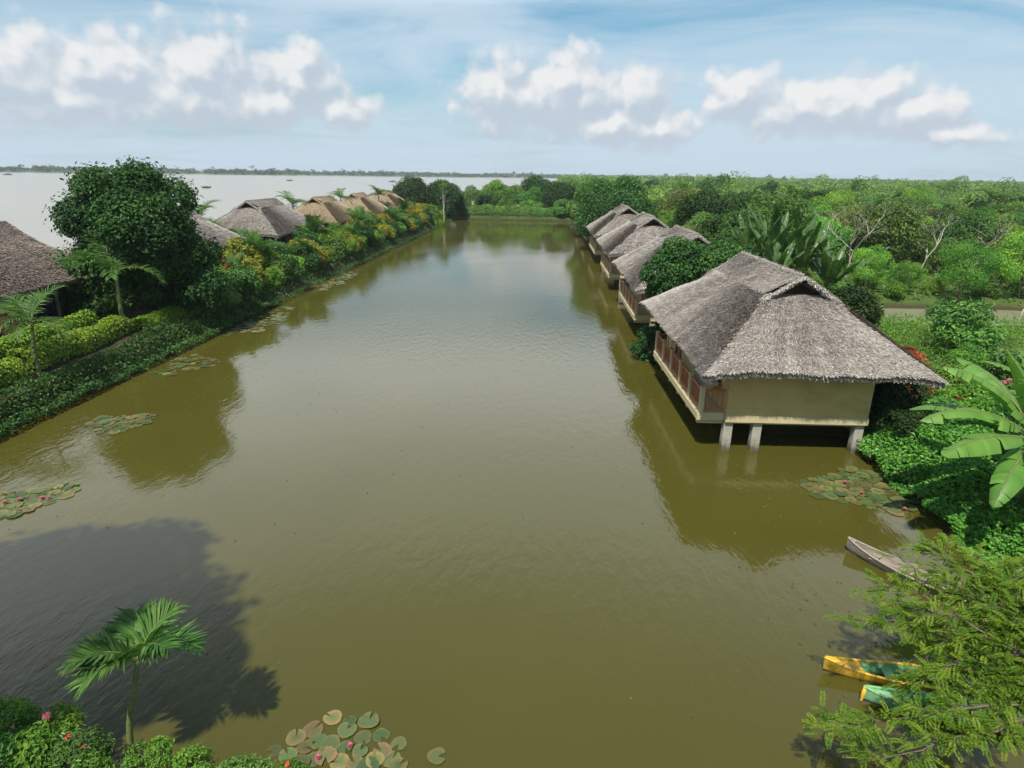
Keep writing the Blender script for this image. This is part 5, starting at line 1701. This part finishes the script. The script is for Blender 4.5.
def bough(p0, p1, r0, sag, n_twig, tl):
    p0, p1 = np.array(p0, float), np.array(p1, float)
    s = np.linspace(0, 1, 12)[:, None]
    pt = p0 + (p1 - p0) * s + np.array([0, 0, 1.0]) * sag * (s * (1 - s) * 4)
    pt[1:-1] += rng.normal(0, 0.03, (10, 3))
    br.tube(pt, np.linspace(r0, 0.006, 12), 6)
    for k in range(n_twig):
        t = rng.uniform(0.22, 1.0)
        i = min(int(t * 11), 10)
        b = pt[i] + (pt[i + 1] - pt[i]) * (t * 11 - i)
        tg = pt[i + 1] - pt[i]
        tg = tg / np.linalg.norm(tg)
        d = tg * rng.uniform(0.2, 1.0) + unit(1, rng)[0] * np.array([1, 1, 0.55]) + np.array([0, 0, 0.12])
        d /= np.linalg.norm(d)
        q = b + d * tl * rng.uniform(0.4, 1.0)
        br.tube([b, (b + q) / 2 + np.array([0, 0, 0.02]), q], [0.008, 0.006, 0.003], 4, cap=False)
        for j in range(5):
            c = b + (q - b) * (0.2 + 0.2 * j)
            dd = d + rng.normal(0, 0.7, 3) * np.array([1, 1, 0.5])
            pinnate(c, dd, rng.uniform(0.2, 0.34), 15, 0.06, 0.0165)


TB = np.array([9.3, 8.6, 0.0])
trunk_top = np.array([-0.1, 0.2, 1.6])
for tip, sag, k, tl in [((6.1, 10.3, 2.05), 0.4, 50, 0.5), ((6.7, 10.9, 2.4), 0.4, 50, 0.5), ((7.3, 11.2, 2.8), 0.4, 50, 0.5), ((8.0, 11.4, 2.95), 0.4, 50, 0.5), ((8.8, 11.5, 2.9), 0.35, 50, 0.5), ((9.5, 11.4, 2.7), 0.3, 50, 0.5),
                        ((7.0, 10.1, 2.5), 0.4, 46, 0.5), ((7.8, 10.4, 2.8), 0.4, 46, 0.5), ((8.7, 10.5, 2.9), 0.35, 46, 0.5), ((9.6, 10.4, 2.8), 0.3, 46, 0.5), ((10.4, 10.8, 2.5), 0.3, 46, 0.5), ((7.6, 9.6, 2.3), 0.4, 40, 0.5),
                        ((4.85, 8.35, 1.3), 0.12, 70, 0.4), ((5.6, 8.0, 1.15), 0.12, 60, 0.4), ((8.6, 9.4, 2.7), 0.3, 40, 0.5), ((10.2, 9.6, 2.5), 0.3, 40, 0.5),
                        ((7.0, 9.4, 1.9), 0.25, 44, 0.45), ((6.75, 9.3, 1.6), 0.25, 44, 0.45), ((7.4, 9.1, 1.7), 0.2, 44, 0.45), ((8.0, 9.0, 1.9), 0.2, 44, 0.45), ((8.6, 8.9, 2.2), 0.2, 40, 0.45)]:
    tip = np.array(tip) - TB
    bough(trunk_top + rng.normal(0, 0.08, 3), tip, 0.035, sag, int(k * 0.72), tl)
br.tube([(0.1, -0.1, 0.3), (0.05, 0.05, 1.0), tuple(trunk_top)], [0.1, 0.085, 0.06], 8)
ft = empty('feathery_tree', tuple(TB))
tag(ft, 'feathery leaved tree arching over the boats at the near right', 'tree')
br.build('trunk', M['bark'], ft)
lf.build('crown', M['leaf_feather'], ft)

# the tree behind the photographer's left shoulder whose shadow lies on the water
sh_ = tree_proto((4.9, 4.4, 3.6), 8.6, 34, 15000, 0.46, 0.33, 'leaf_dark', 99, 0.3, low=-0.8)
grow(sh_, 'shade_tree', 'tall dark tree on the near shore, outside the photo, that shades the water', 'tree', None, (-14.6, 5.0, gz(-14.6, 5.0)), 0, 1.0)
sh_ = tree_proto((2.4, 2.3, 1.9), 8.2, 18, 7000, 0.36, 0.26, 'leaf_dark', 98, 0.2, low=-0.8)
grow(sh_, 'shade_tree', 'smaller dark tree beside the tall one on the near shore, outside the photo', 'tree', None, (-10.7, 5.5, gz(-10.7, 5.5)), 0, 1.0)

# ------------------------------------------------------------------ render settings
S.render.engine = 'CYCLES'
S.cycles.use_denoising = True
try:
    S.cycles.denoiser = 'OPENIMAGEDENOISE'
    S.cycles.denoising_input_passes = 'RGB_ALBEDO_NORMAL'
except Exception:
    pass
S.cycles.max_bounces = 6
S.cycles.diffuse_bounces = 3
S.cycles.glossy_bounces = 3
S.cycles.transmission_bounces = 3
S.cycles.volume_bounces = 0
S.cycles.caustics_reflective = False
S.cycles.caustics_refractive = False
S.view_settings.view_transform = 'Standard'
S.view_settings.look = 'None'
S.view_settings.exposure = 0.45
S.view_settings.gamma = 1.0
